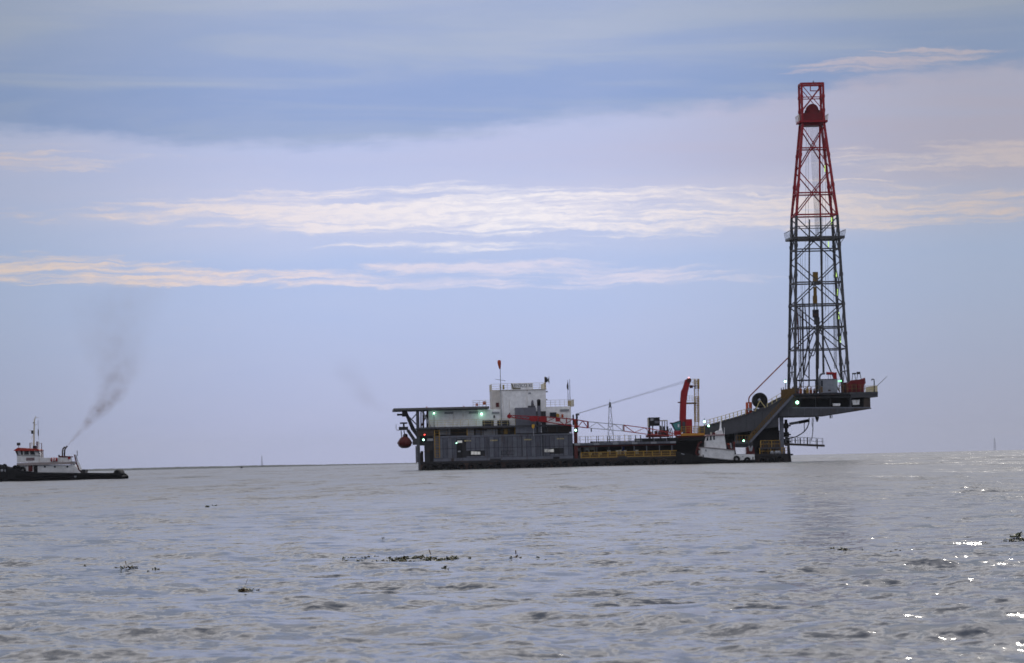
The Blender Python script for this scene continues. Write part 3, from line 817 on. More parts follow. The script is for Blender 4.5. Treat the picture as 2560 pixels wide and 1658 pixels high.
for hx, hy, w, h, m, lab in ((345, 325, .62, .55, WHITE, 'small white cabinet beside the grey house on the main deck'), (492, 318, .75, .45, WHITE, 'low white cabinet beside a beige crate under the pipe deck'),
                            (590, 300, .95, .62, CREAM, 'beige crate stacked under the pipe deck beside a white cabinet')):
    X, Z = b('H', hx, hy, 3.)
    mb = MB().box(X - w / 2, X + w / 2, 2.6, 3.4, Z - h / 2, Z + h / 2)
    for sx_ in (-1, 1):
        for sy_ in (2.66, 3.34): mb.bar((X + sx_ * (w / 2 - .05), sy_, DECK + .03), (X + sx_ * (w / 2 - .05), sy_, Z - h / 2 + .02), .08)
    mb.box(X - w / 2 - .02, X + w / 2 + .02, 2.58, 3.42, Z + h / 2 - .06, Z + h / 2 + .02)
    solo(BF, 'deck_cabinet', (X, 3, DECK + .03), mb, m, lab, 'cabinet')
for hx, hy, w, h in ((560, 440, .75, .95), (760, 400, .5, .9), (440, 440, .35, .8)):
    X, Z = b('H', hx, hy, 1.2)
    mb = MB().tube([(X, 1.2, DECK + .03), (X, 1.2, DECK + .2), (X, 1.2, DECK + h * .8), (X, 1.2, DECK + h)], [w * .5, w * .52, w * .42, w * .12], 10)
    solo(BF, 'cable_heap', (X, 1.2, DECK + .03), mb, PALEYEL, 'heap of faded yellow hose coiled behind the guard rail of the barge', 'hose', 'yellow hose heaps on the main deck', True)
# drill pipes lying on the pipe deck
for i in range(9):
    y_ = 1.0 + .34 * i; xa = PX0 + 3 + random.random() * 2
    mb = MB().cyl((xa, y_, pz1 + .13), (xa + 9.4, y_, pz1 + .13), .10, .10, 8)
    mb.cyl((xa - .3, y_, pz1 + .13), (xa + .02, y_, pz1 + .13), .13, .13, 8)
    solo(BF, 'drill_pipe', (xa, y_, pz1), mb, PALEGREY if i % 3 == 0 else DARK, 'long steel drill pipe lying flat on the pipe deck of the barge', 'pipe', 'drill pipes on the pipe deck')

# ---- raised black deck right of the pipe deck, and the base of the crane
ux0, ux1, uz0, uz1 = rect('H', 1510, 195, 2230, 112, .3)
uz0 = pz1
part(barge, 'raised_deck', MB().box(ux0, ux1 + 4, .4, 15, uz0, uz1), BLACK)
for hx in (1520, 1750, 1985):
    X = bx('H', hx, 150, .3); part(barge, 'deck_pillar', MB().bar((X, .34, uz0), (X, .34, uz1), .11), GREY)
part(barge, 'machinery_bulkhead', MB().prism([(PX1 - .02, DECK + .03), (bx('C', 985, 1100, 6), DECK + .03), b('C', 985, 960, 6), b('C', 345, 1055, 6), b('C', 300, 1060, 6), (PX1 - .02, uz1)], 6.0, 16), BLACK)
rz = bz('C', 560, 1200, 3)

# ------------------------------------------------------------------ substructure that carries the drill floor out over the stern
def cpoly(pts, d, crop='C'): return [b(crop, x, y, d) for x, y in pts]
OCHRE = mat('ochre_board', (.15, .088, .026), .7)
ND, FD = 3.5, 16.5
gird_pts = [(110, 985), (600, 845), (850, 755), (1020, 655), (1150, 600), (1150, 760), (985, 872), (985, 985), (345, 1082), (110, 1112)]
GP = cpoly(gird_pts, ND)
for d in (ND, FD - .5):
    g = part(barge, 'sloping_girder', MB().prism(GP, d, d + .5), GREY2)
    if d == ND:
        # web panels, stiffeners and top flange
        T = cpoly([(110, 985), (600, 845), (850, 755), (1020, 655), (1150, 600)], ND); Bt = cpoly([(110, 1112), (345, 1082), (985, 985), (1150, 760)], ND)
        def top_at(x):
            for (xa, za), (xb_, zb_) in zip(T, T[1:]):
                if xa <= x <= xb_: return za + (zb_ - za) * (x - xa) / (xb_ - xa)
            return T[0][1] if x < T[0][0] else T[-1][1]
        def bot_at(x):
            for (xa, za), (xb_, zb_) in zip(Bt, Bt[1:]):
                if xa <= x <= xb_: return za + (zb_ - za) * (x - xa) / (xb_ - xa)
            return Bt[0][1] if x < Bt[0][0] else Bt[-1][1]
        xs0, xs1 = GP[0][0], b('C', 985, 900, ND)[0]
        n = 9
        for i in range(n):
            xa = xs0 + (xs1 - xs0) * i / n + .05; xb_ = xs0 + (xs1 - xs0) * (i + 1) / n - .05
            part(g, 'web_panel', MB().prism([(xa, bot_at(xa) + .15), (xb_, bot_at(xb_) + .15), (xb_, top_at(xb_) - .12), (xa, top_at(xa) - .12)], ND - .06, ND + .01), GREY2)
        mb = MB()
        for (xa, za), (xb_, zb_) in zip(T, T[1:]): mb.quadbox([(xa, ND - .25, za), (xb_, ND - .25, zb_), (xb_, ND + .7, zb_), (xa, ND + .7, za), (xa, ND - .25, za + .1), (xb_, ND - .25, zb_ + .1), (xb_, ND + .7, zb_ + .1), (xa, ND + .7, za + .1)])
        part(g, 'top_flange', mb, GREY2)
part(barge, 'girder_floor', MB().prism(cpoly([(345, 1020), (985, 925), (985, 975), (345, 1072)], ND + .5), ND + .5, FD - .5), BLACK)
# lower box of the cantilever
bp = [(985, 775), (1165, 752), (2072, 750), (2085, 770), (1500, 862), (985, 872)]
cb = part(barge, 'cantilever_box', MB().prism(cpoly(bp, ND), ND, FD), GREY)
n = 11
for i in range(n):
    xa = 1000 + (2070 - 1000) * i / n; xb_ = 1000 + (2070 - 1000) * (i + 1) / n
    yl = lambda x: 872 + (x - 985) * (862 - 872) / 515 if x < 1500 else 862 + (x - 1500) * (770 - 862) / 585
    part(cb, 'web_panel', MB().prism(cpoly([(xa + 2, 765), (xb_ - 2, 765), (xb_ - 2, yl(xb_) - 5), (xa + 2, yl(xa) - 5)], ND), ND - .06, ND + .01), BROWN if i in (9, 10) else GREY2)
part(cb, 'bottom_flange', MB().prism(cpoly([(985, 862), (1500, 853), (2085, 762), (2085, 772), (1500, 865), (985, 874)], ND), ND - .25, ND + .02), DARK)
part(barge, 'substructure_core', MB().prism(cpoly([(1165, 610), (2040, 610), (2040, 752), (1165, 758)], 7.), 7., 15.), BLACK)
for c0, c1, m in ((1152, 1215, BROWN), (1236, 1242, DARK), (1424, 1432, DARK), (1598, 1606, DARK), (1832, 1852, GREY2), (1998, 2076, BROWN)):
    for dd in (ND + .1, FD - .9):
        x0, x1, z0, z1 = rect('C', c0, 755, c1, 640, ND); part(barge, 'substructure_post', MB().box(x0, x1, dd, dd + .7, z0, z1), m)
for pts in ([(1628, 708), (1718, 708), (1714, 738), (1632, 738)], [(1856, 668), (1950, 664), (1942, 722), (1868, 726)]):
    part(barge, 'white_winch_guard', MB().prism(cpoly(pts, ND + .3), ND + .3, ND + 1.2), WHITE)
part(barge, 'floor_joist', MB().prism(cpoly([(1152, 625), (1838, 615), (1838, 640), (1152, 652)], ND), ND - .05, ND + .3), DARK)
# drill floor slab
FLOORZ = bz('C', 1500, 583, ND)
fx0, fx1 = bx('C', 1140, 595, ND), bx('C', 2162, 600, ND)
fl = part(barge, 'drill_floor', MB().box(fx0, fx1, ND - .4, FD + .2, FLOORZ - .35, FLOORZ), DARK)
n = 12
for i in range(n):
    xa = fx0 + (fx1 - fx0) * i / n; xb_ = fx0 + (fx1 - fx0) * (i + 1) / n
    part(fl, 'edge_plate', MB().box(xa + .04, xb_ - .04, ND - .48, ND - .39, FLOORZ - .34, FLOORZ - .02), GREY2 if i > 7 else DARK)
part(fl, 'edge_girder', MB().box(bx('C', 1838, 610, ND), fx1 - .02, ND - .3, FD, FLOORZ - .85, FLOORZ - .34), GREY2)
# leg down to the hull, blocks of the well control stack, hanging walkway
for d in (ND + .6, FD - 1.2):
    x0, x1, z0, z1 = rect('C', 1000, 872, 1046, 1330, d)
    part(barge, 'stern_column', MB().box(x0, x1, d, d + .6, DECK, bz('C', 1022, 868, d)), GREY)
    for cx0_ in (480, 660):
        X = bx('C', cx0_, 1150, d); part(barge, 'stern_column', MB().box(X - .25, X + .25, d + .05, d + .55, DECK, bz('C', cx0_, 1045 if cx0_ < 500 else 1010, d)), GREY2)
stack = part(barge, 'well_control_stack', MB().cyl((bx('C', 1072, 1000, 10), 10, bz('C', 1072, 1215, 10)), (bx('C', 1072, 1000, 10), 10, bz('C', 1072, 900, 10)), .26, .26, 10), BLACK)
for y0_, y1_, w in ((945, 1005, 30), (1050, 1110, 34), (1128, 1200, 40)):
    X = bx('C', 1072, 1000, 10); part(stack, 'stack_flange', MB().cyl((X, 10, bz('C', 1072, y1_, 10)), (X, 10, bz('C', 1072, y0_, 10)), w / 4.76 / 15.7, None, 12), BLACK)
    for s in (-1, 1): part(stack, 'ram', MB().cyl((X, 10, bz('C', 1072, (y0_ + y1_) / 2, 10)), (X + s * .75, 10, bz('C', 1072, (y0_ + y1_) / 2, 10)), .12), DARK)
w0 = b('C', 1050, 1188, 8); w1 = b('C', 1532, 1208, 8)
wk = part(barge, 'hanging_walkway', MB().quadbox([(w0[0], 8, w0[1] - .22), (w1[0], 8, w1[1] - .22), (w1[0], 9.4, w1[1] - .22), (w0[0], 9.4, w0[1] - .22),
                                                  (w0[0], 8, w0[1] + .12), (w1[0], 8, w1[1] + .12), (w1[0], 9.4, w1[1] + .12), (w0[0], 9.4, w0[1] + .12)]), BROWN)
for yy in (8.05, 9.35):
    railing(barge, [(w0[0] + .3, yy, w0[1] + .1), (w1[0] - .25, yy, w1[1] + .1)], 1.05, 1.05, PALEGREY, 2, .03)
for cx_, y0_, y1_ in ((1240, 1118, 1195), (1325, 1110, 1198), (1440, 1130, 1250), (1180, 1120, 1180)):
    X = bx('C', cx_, y0_, 8.5); part(barge, 'valve_post', MB().cyl((X, 8.5, bz('C', cx_, y1_, 8.5)), (X, 8.5, bz('C', cx_, y0_, 8.5)), .10), DARK)
def pipe(crop, pts, d, r, m, name='hose', parent=None, smoothpts=True):
    P = [Vector((b(crop, x, y, d)[0], d, b(crop, x, y, d)[1])) for x, y in pts]
    if smoothpts and len(P) > 2:
        Q = []
        for i in range(len(P) - 1):
            p0, p1, p2, p3 = P[max(i - 1, 0)], P[i], P[i + 1], P[min(i + 2, len(P) - 1)]
            for k in range(5):
                t = k / 5
                Q.append(.5 * ((2 * p1) + (p2 - p0) * t + (2 * p0 - 5 * p1 + 4 * p2 - p3) * t * t + (3 * p1 - p0 - 3 * p2 + p3) * t ** 3))
        P = Q + [P[-1]]
    return part(parent or barge, name, MB().tube(P, r), m, True)
pipe('C', [(1345, 880), (1342, 945), (1300, 1030), (1210, 1095), (1140, 1118), (1085, 1122)], 8.4, .09, GREY2)
pipe('C', [(1385, 880), (1382, 950), (1392, 1010), (1385, 1090), (1372, 1150)], 8.4, .06, CABLE)
pipe('C', [(1400, 880), (1394, 960), (1388, 1040)], 8.6, .05, CABLE)
pipe('C', [(1288, 940), (1290, 1050)], 8.4, .06, CABLE); pipe('C', [(1100, 955), (1100, 1000)], 8.4, .05, CABLE)
part(barge, 'rotary_pipe', MB().bar((bx('C', 1110, 952, 9), 9, bz('C', 1110, 952, 9)), (bx('C', 1335, 915, 9), 9, bz('C', 1335, 915, 9)), .42), PALEGREY)
part(barge, 'pipe_sleeve', MB().bar((bx('C', 1225, 934, 8.7), 8.9, bz('C', 1225, 934, 8.7)), (bx('C', 1340, 912, 8.7), 8.9, bz('C', 1340, 912, 8.7)), .5), BLACK)
part(barge, 'under_fitting', MB().prism(cpoly([(1420, 868), (1468, 868), (1450, 925), (1440, 928)], 9), 9, 9.6), BLACK)
for c in (1592, 1602, 1618): bbox(barge, 'under_fitting', 'C', c, 845, c + 6, 885, 9, 9.3, DARK)
# dark machinery space under the girder, with yellow rails
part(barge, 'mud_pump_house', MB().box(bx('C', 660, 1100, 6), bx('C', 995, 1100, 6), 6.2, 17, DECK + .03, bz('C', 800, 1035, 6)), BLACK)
bbox(barge, 'grey_tank', 'C', 470, 1150, 640, 1330, 3.4, 5.4, GREY)
for y0_, y1_, c0, c1 in ((1230, 1150, 770, 1000), (1320, 1240, 760, 1090)):
    z0 = bz('C', 880, y0_, 2.2); z1 = bz('C', 880, y1_, 2.2)
    z0 = max(z0, DECK + .02)
    X0, X1 = bx('C', c0, y0_, 2.2), bx('C', c1, y0_, 2.2)
    g2 = part(barge, 'stern_rail', MB().bar((X0, 2.2, z1), (X1, 2.2, z1), .09).bar((X0, 2.2, (z0 + z1) / 2), (X1, 2.2, (z0 + z1) / 2), .07), YELLOW)
    nn = int((X1 - X0) / .42)
    for i in range(nn + 1):
        X = X0 + (X1 - X0) * i / nn; part(g2, 'railing_post', MB().bar((X, 2.2, z0), (X, 2.2, z1 + .02), .11 if i % 3 else .16), (YELLOW, OCHRE, BROWN, OCHRE)[(i * 7) % 4])
    part(barge, 'stern_platform', MB().box(X0 - .1, X1 + .1, 2.0, 5.6, z0 - .22, z0 - .02), GREY2)
    for c in (X0 + .3, X1 - .3): part(barge, 'platform_leg', MB().bar((c, 3.6, DECK), (c, 3.6, z0 - .2), .16), GREY2)
bbox(barge, 'stern_machinery', 'C', 770, 1160, 1000, 1320, 5.7, 6.1, BROWN)
for cx_, cy_ in ((905, 1295), (955, 1300), (985, 1290)):
    X, Z = b('C', cx_, cy_, 1.8)
    solo(BF, 'mooring_coil', (X, 1.8, DECK + .03), MB().tube([(X, 1.8, DECK + .03), (X, 1.8, DECK + .3), (X, 1.8, DECK + .5)], [.3, .3, .16], 10), PALEGREY, 'pale coiled mooring rope on the stern deck by the yellow rails', 'rope', 'mooring rope coils at the stern', True)
railing(barge, [(bx('C', 480, 1180, 2.6), 2.6, bz('C', 560, 1180, 2.6)), (bx('C', 660, 1180, 2.6), 2.6, bz('C', 560, 1180, 2.6))], 1.25, .5, OCHRE, 2, .04)
X0, X1 = bx('C', 470, 1190, 2.6), bx('C', 665, 1190, 2.6); zz = bz('C', 560, 1182, 2.6)
part(barge, 'landing', MB().box(X0, X1, 2.4, 5.0, zz - .16, zz - .01), GREY2)
for xx in (X0 + .2, X1 - .2): part(barge, 'landing_leg', MB().bar((xx, 3., DECK), (xx, 3., zz - .15), .14), GREY2)
for c, d in ((1103, .6), (1096, 6.), (1108, 12.)):
    X = bx('C', c, 1300, d); zt_ = bz('C', c, 1200, d)
    part(barge, 'stern_pile', MB().cyl((X + .35, d, -1.5), (X - .02, d, zt_), .15, .13, 8), DARK)
part(barge, 'pile_guide', MB().box(LEN - .1, LEN + .75, .3, 13, DECK - .3, DECK - .05), DARK)
# stair from the deck up to the drill floor
sa, sb = b('C', 640, 1168, 3.0), b('C', 1152, 612, 3.0)
st = part(barge, 'stair', MB().bar((sa[0], 2.6, sa[1]), (sb[0], 2.6, sb[1]), .34), GREY)
part(st, 'stringer', MB().bar((sa[0], 3.5, sa[1]), (sb[0], 3.5, sb[1]), .34), GREY)
ns = 34
for i in range(ns):
    t = (i + .5) / ns; X = sa[0] + (sb[0] - sa[0]) * t; Z = sa[1] + (sb[1] - sa[1]) * t
    part(st, 'tread', MB().box(X - .12, X + .14, 2.65, 3.45, Z + .04, Z + .08), DARK)
for yy in (2.55, 3.55):
    o = part(barge, 'stair_rail', MB().bar((sa[0], yy, sa[1] + 1.05), (sb[0], yy, sb[1] + 1.05), .10).bar((sa[0], yy, sa[1] + .55), (sb[0], yy, sb[1] + .55), .08), OCHRE)
    for i in range(19):
        t = i / 18; X = sa[0] + (sb[0] - sa[0]) * t; Z = sa[1] + (sb[1] - sa[1]) * t
        part(o, 'railing_post', MB().bar((X, yy, Z), (X, yy, Z + 1.06), .09), OCHRE)
# railing along the sloping girder
for c0, c1 in (((120, 982), (588, 848)), ((850, 752), (1015, 655))):
    p = b('C', *c0, ND); q = b('C', *c1, ND)
    o = part(barge, 'girder_rail', MB().bar((p[0], ND, p[1] + .95), (q[0], ND, q[1] + .95), .07).bar((p[0], ND, p[1] + .5), (q[0], ND, q[1] + .5), .05), PALEYEL)
    nn = int((q[0] - p[0]) / .62)
    for i in range(nn + 1):
        t = i / nn; part(o, 'railing_post', MB().bar((p[0] + (q[0] - p[0]) * t, ND, p[1] + (q[1] - p[1]) * t), (p[0] + (q[0] - p[0]) * t, ND, p[1] + (q[1] - p[1]) * t + .97), .12), PALEYEL)
# floor edge: ochre wind fence, pale rail, davit and rod on the right
OCHRE = mat('ochre_board', (.15, .088, .026), .7)
wx0, wx1 = bx('C', 1012, 580, ND), bx('C', 1170, 580, ND)
wf = part(barge, 'wind_fence', MB().prism(cpoly([(1012, 545), (1170, 525), (1170, 592), (1085, 640), (1018, 645)], ND - .3), ND - .32, ND - .26), OCHRE)
for i in range(7):
    xx = wx0 + (wx1 - wx0) * i / 6; part(wf, 'fence_post', MB().bar((xx, ND - .4, FLOORZ - .7), (xx, ND - .4, FLOORZ + .95 + (.1 if i % 2 else 0)), .12), OCHRE)
railing(barge, [(bx('C', 1190, 575, ND), ND - .3, FLOORZ), (bx('C', 1480, 575, ND), ND - .3, FLOORZ)], 1.1, .8, OCHRE, 2, .035)
railing(barge, [(bx('C', 1700, 575, ND), ND - .3, FLOORZ), (bx('C', 2008, 575, ND), ND - .3, FLOORZ)], 1.15, .7, OCHRE, 2, .04)
railing(barge, [(bx('C', 2008, 575, ND), ND - .3, FLOORZ), (fx1 - .1, ND - .3, FLOORZ), (fx1 - .1, FD, FLOORZ)], .95, .65, PALEYEL, 2, .035)
pipe('C', [(2121, 575), (2120, 440), (2112, 422), (2096, 420), (2090, 436)], ND, .085, DARK, 'davit')
part(barge, 'whip_rod', MB().cyl((bx('C', 2148, 505, ND), ND, bz('C', 2148, 505, ND)), (bx('C', 2268, 388, ND), ND - .5, bz('C', 2268, 388, ND)), .06, .035), PALEGREY)
lamp(barge, 'C', 1063, 447, ND - .5, .20); lamp(barge, 'C', 1205, 697, ND - .2, .26)
lamp(barge, 'C', 100, 925, 2.2, .19); lamp(barge, 'C', 150, 975, 2.2, .17); lamp(barge, 'C', 567, 1153, 2.2, .15)
X, Z = b('C', 100, 925, 2.4); part(barge, 'lamp_post', MB().cyl((X, 2.5, uz1), (X, 2.5, Z + .5), .06), DARK)
X, Z = b('C', 1063, 447, ND); part(barge, 'lamp_post', MB().cyl((X, ND - .2, FLOORZ), (X, ND - .2, Z + .4), .06), DARK)
X, Z = b('C', 150, 975, 2.4); part(barge, 'lamp_post', MB().cyl((X, 2.5, uz1), (X, 2.5, Z + .2), .06), DARK)

# ------------------------------------------------------------------ things on the drill floor and girder
def rp(o, name, crop, x0_, y0_, x1_, y1_, d0, d1, m):
    X0, X1, Z0, Z1 = rect(crop, x0_, y0_, x1_, y1_, d0); return part(o, name, MB().box(X0, X1, d0, d1, Z0, Z1), m)
X = bx('I', 1225, 1100, ND)
cab = thing(BF, 'driller_cabin', (X, ND + 1.5, FLOORZ), 'plain grey box cabin on the drill floor between the derrick legs', 'cabin')
X0, X1, _, Z1 = rect('I', 1000, 1100, 1448, 742, ND + .2)
CABG = mat('cabin_grey', (.24, .255, .29), .5, spots=.3, spot_col=(.13, .12, .12))
body = part(cab, 'body', MB().box(X0, X1, ND + .2, ND + 3.2, FLOORZ, Z1), CABG)
for i in range(4): part(body, 'wall_panel', MB().box(X0 + (X1 - X0) * i / 4 + .02, X0 + (X1 - X0) * (i + 1) / 4 - .02, ND + .16, ND + .21, FLOORZ + .05, Z1 - .08), CABG)
part(cab, 'roof', MB().box(X0 - .06, X1 + .06, ND + .1, ND + 3.3, Z1, Z1 + .07), GREY2)
rp(cab, 'window', 'I', 1006, 930, 1050, 775, ND + .10, ND + .16, GLASS)
rp(cab, 'vent', 'I', 1195, 1060, 1260, 1020, ND + .12, ND + .17, BROWN)
rp(cab, 'ladder_post', 'I', 1005, 1090, 1045, 945, ND + .1, ND + .15, OCHRE)
P = [(b('I', x, y, ND)[0], ND, b('I', x, y, ND)[1]) for x, y in ((965, 1098), (962, 850), (962, 690), (985, 620), (1040, 588), (1110, 582))]
P[0] = (P[0][0], ND, FLOORZ)
pv = solo(BF, 'goose_neck_vent', P[0], MB().tube(P, .16, 10), GREY, 'thick grey goose neck pipe arching over the grey box cabin', 'pipe', None, True)
at_ = thing(BF, 'air_receiver', (bx('I', 1280, 740, ND + 1.5), ND + 2.0, bz('I', 1280, 742, ND + .2) + .07), 'red air receiver with upright end box on top of the grey cabin', 'tank')
p = b('I', 1145, 580, ND + 1.8); q = b('I', 1345, 585, ND + 1.8)
part(at_, 'tank', MB().cyl((p[0], ND + 1.9, p[1]), (q[0], ND + 1.9, q[1]), .23, .23, 12), RED, True)
x0, x1, z0, z1 = rect('I', 1335, 735, 1428, 552, ND + 1.6); part(at_, 'end_box', MB().box(x0, x1, ND + 1.6, ND + 2.3, ORG[at_].z, z1), RED)
part(at_, 'leg', MB().bar((p[0] + .3, ND + 1.9, ORG[at_].z), (p[0] + .3, ND + 1.9, p[1]), .07), DARK); part(at_, 'leg', MB().bar((q[0] - .5, ND + 1.9, ORG[at_].z), (q[0] - .5, ND + 1.9, p[1]), .07), DARK)
X = bx('C', 1900, 570, ND + 2)
dw = thing(BF, 'drawworks', (X, ND + 2, FLOORZ), 'bulky red drawworks at the far end of the drill floor beside the pale rail', 'winch')
pp = [b('C', x, y, ND + 1) for x, y in ((1795, 480), (1850, 432), (1985, 418), (2012, 402), (2020, 470), (2000, 486), (2000, 560), (1795, 560))]
pp[-1] = (pp[-1][0], FLOORZ); pp[-2] = (pp[-2][0], FLOORZ)
DWRED = mat('drawworks_red', (.15, .006, .010), .5, spots=.5, spot_col=(.05, .01, .01))
hb = part(dw, 'housing', MB().prism(pp, ND + 1, ND + 4), DWRED)
for cx_ in (1830, 1885, 1945): rp(hb, 'guard_plate', 'C', cx_ - 20, 560, cx_ + 22, 470, ND + .85, ND + .99, DWRED if cx_ != 1885 else MAROON)
for a0, a1 in (((1855, 440), (1868, 345)), ((1898, 430), (1888, 350)), ((1912, 430), (1925, 350)), ((1965, 425), (1952, 345))):
    a_ = b('C', *a0, ND + 1.6); c_ = b('C', *a1, ND + 1.6); part(dw, 'frame_leg', MB().bar((a_[0], ND + 1.6, a_[1]), (c_[0], ND + 1.6, c_[1]), .09), DARK)
rp(dw, 'frame_head', 'C', 1862, 362, 1908, 345, ND + 1.5, ND + 1.9, DARK); rp(dw, 'frame_head', 'C', 1915, 360, 1956, 332, ND + 1.5, ND + 1.9, DARK)
X = bx('C', 1785, 480, ND + 3)
solo(BF, 'chain_case', (X, ND + 3, FLOORZ), MB().prism([(bx('C', 1735, 480, ND + 3), FLOORZ), (bx('C', 1832, 480, ND + 3), FLOORZ), (bx('C', 1832, 480, ND + 3), bz('C', 1785, 458, ND + 3)), (bx('C', 1760, 480, ND + 3), bz('C', 1785, 458, ND + 3)), (bx('C', 1735, 480, ND + 3), bz('C', 1785, 480, ND + 3))], ND + 2.6, ND + 3.6), MAROON, 'low dark red chain case beside the red drawworks', 'machine')
random.seed(9)
for k, (cx_, w, h, m) in enumerate(((1210, 26, 60, MAROON), (1245, 30, 75, ORANGE), (1290, 26, 55, BROWN), (1325, 30, 80, YELLOW), (1365, 30, 62, ORANGE), (1405, 22, 48, MAROON))):
    d = 7 + (k % 3) * 1.4
    X, Z = b('C', cx_, 575 - h / 2, d); Zt = bz('C', cx_, 575 - h, d); ww = w / 4.76 / 15.4 / 2
    tt = thing(BF, 'floor_tool', (X, d, FLOORZ), ['dark red tool stand just inside the ochre fence of the drill floor', 'orange power tongs hanging low over the drill floor', 'brown tool chest on the drill floor between orange tongs and yellow frame',
              'yellow tool frame in the middle of the drill floor', 'orange spinner wrench right of the yellow tool frame', 'dark red mud box beside the thick drill string'][k], 'tool')
    part(tt, 'body', MB().box(X - ww, X + ww, d - .35, d + .35, FLOORZ, FLOORZ + (Zt - FLOORZ) * .62), m)
    part(tt, 'head', MB().cyl((X, d, FLOORZ + (Zt - FLOORZ) * .6), (X + .1, d, Zt), ww * .55, ww * .3, 8), m)
    part(tt, 'arm', MB().bar((X - ww * 1.3, d, FLOORZ + (Zt - FLOORZ) * .75), (X + ww * 1.3, d, FLOORZ + (Zt - FLOORZ) * .85), .08), DARK)
# hose reel and orange tanks on the girder
rx, rz = b('N', 745, 790, ND + .6)
rr_ = 295 / 15.41 / 15.4
zb_ = top_at(rx) + .1
hr = thing(BF, 'hose_reel', (rx, ND + .6, zb_), 'big black hose reel standing on the sloping grey girder', 'reel')
drm = MB().ring((rx, ND + .1, rz), (0, 1, 0), rr_ * .60, rr_ * .38, 28, 8); part(hr, 'wound_hose', drm, RUBBER, True)
part(hr, 'wound_hose', MB().ring((rx, ND + .75, rz), (0, 1, 0), rr_ * .60, rr_ * .38, 28, 8), RUBBER, True)
fl_ = part(hr, 'flange', MB().ring((rx, ND - .25, rz), (0, 1, 0), rr_ * .96, .05, 28, 6), DARK)
part(hr, 'hub', MB().cyl((rx, ND - .3, rz), (rx, ND + 1.1, rz), .16, .16, 12), PALEGREY)
for i in range(6):
    t = i * math.pi / 3 + .2; part(fl_, 'spoke', MB().bar((rx, ND - .25, rz), (rx + math.cos(t) * rr_ * .95, ND - .25, rz + math.sin(t) * rr_ * .95), .07), DARK)
for s in (-1, 1):
    for yy in (ND - .32, ND + 1.1): part(hr, 'stand_leg', MB().bar((rx, yy, rz), (rx + s * .85, yy, top_at(rx + s * .85) + .1), .12), PALEYEL)
part(hr, 'base_beam', MB().box(rx - 1.0, rx + .95, ND - .3, ND + 1.1, rz - rr_ - .25, rz - rr_ - .05), GREY2)
tx_, tz_ = b('N', 340, 1370, ND + .5)
tk = thing(BF, 'pulsation_tank', (tx_, ND + .6, top_at(tx_)), 'pair of orange red upright tanks on the girder beside the black hose reel', 'tank')
for cx_, w in ((270, 105), (400, 125)):
    X, Zt = b('N', cx_, 880, ND + .6); part(tk, 'vessel', MB().cyl((X, ND + .6, top_at(X) - .02), (X, ND + .6, Zt), w / 15.41 / 15.4 / 2, None, 14), ORANGE, True)
    part(tk, 'cap', MB().ball((X, ND + .6, Zt), w / 15.41 / 15.4 / 2, 12, sz=.5), ORANGE, True)
rp(tk, 'pale_band', 'N', 285, 1170, 460, 1085, ND + .2, ND + .35, PALEGREY)
PP = [(b('N', x, y, ND + .6)[0], ND + .6, b('N', x, y, ND + .6)[1]) for x, y in ((340, 900), (338, 740), (360, 660), (420, 580))]
e = b('C', 1092, 168, 6.6); PP.append((e[0], 6.6, e[1]))
part(tk, 'riser_pipe', MB().tube(PP, .105, 8), mat('pinkish_pipe', (.30, .12, .10), .6), True)

# ------------------------------------------------------------------ the derrick
DCY = 10.0
dcx, _ = b('P', 2046.5, 962, DCY)
Zp = lambda y: bz('P', 2040, y, DCY)
der = thing(BF, 'derrick', (dcx, DCY, FLOORZ), 'tall lattice drilling derrick, dark grey below and red above', 'derrick')
zA, zB, zC, zD = FLOORZ, Zp(542), Zp(312), Zp(209)
aA, aB, aC = 4.42, 3.32, 1.76
def half(z):
    if z <= zB: return aA + (aB - aA) * (z - zA) / (zB - zA)
    if z <= zC: return aB + (aC - aB) * (z - zB) / (zC - zB)
    return aC
def corner(i, z):
    s = ((-1, -1), (1, -1), (1, 1), (-1, 1))[i % 4]; h = half(z)
    return Vector((dcx + s[0] * h, DCY + s[1] * h, z))
for i in range(4):
    for z0, z1, m, w in ((zA, zB, DERR, .42), (zB, zC, DERRED, .40), (zC, zD, DERRED, .34)):
        lg = part(der, 'leg', MB().bar(corner(i, z0), corner(i, z1), w), m)
        nz = 6 if m is DERR else 3
        for k in range(1, nz): part(lg, 'splice_plate', MB().bar(corner(i, z0 + (z1 - z0) * k / nz - .25), corner(i, z0 + (z1 - z0) * k / nz + .25), w + .12), m)
def girt(y, w, faces=(0, 1, 2, 3)):
    z = Zp(y); m = DERRED if z > zB - .3 else DERR
    for f_ in faces: part(der, 'girt', MB().bar(corner(f_, z), corner(f_ + 1, z), w), m)
for y, w in ((372, .20), (484.4, .22), (539, .24), (568, .12), (625, .2), (707.6, .22), (762.7, .24), (819.5, .22), (874.6, .18)): girt(y, w)
girt(929.8, .18, (1, 3))
for ya, yb in ((318, 426), (430, 540), (546, 652), (656, 762), (766, 874)):
    z0, z1 = Zp(yb), Zp(ya); m = DERRED if z0 > zB - .6 else DERR
    for f_ in range(4):
        for k in (0, 1):
            part(der, 'brace', MB().bar(corner(f_ + k, z0), corner(f_ + 1 - k, z1), .165 if f_ in (0, 2) else .13), m)
        c0 = (corner(f_, z0) + corner(f_ + 1, z0) + corner(f_, z1) + corner(f_ + 1, z1)) / 4
        part(der, 'gusset', MB().ball(c0, .22, 6), m)
for f_ in (0, 2):   # open doorway face: a tall inverted V down to the corners
    z1, z0 = Zp(825), zA + .3; top = (corner(f_, z1) + corner(f_ + 1, z1)) / 2
    for k in (0, 1): part(der, 'brace', MB().bar(corner(f_ + k, z0) + Vector(((1 - 2 * k) * (.5 if f_ == 0 else -.5), 0, 0)), top, .19), DERR)
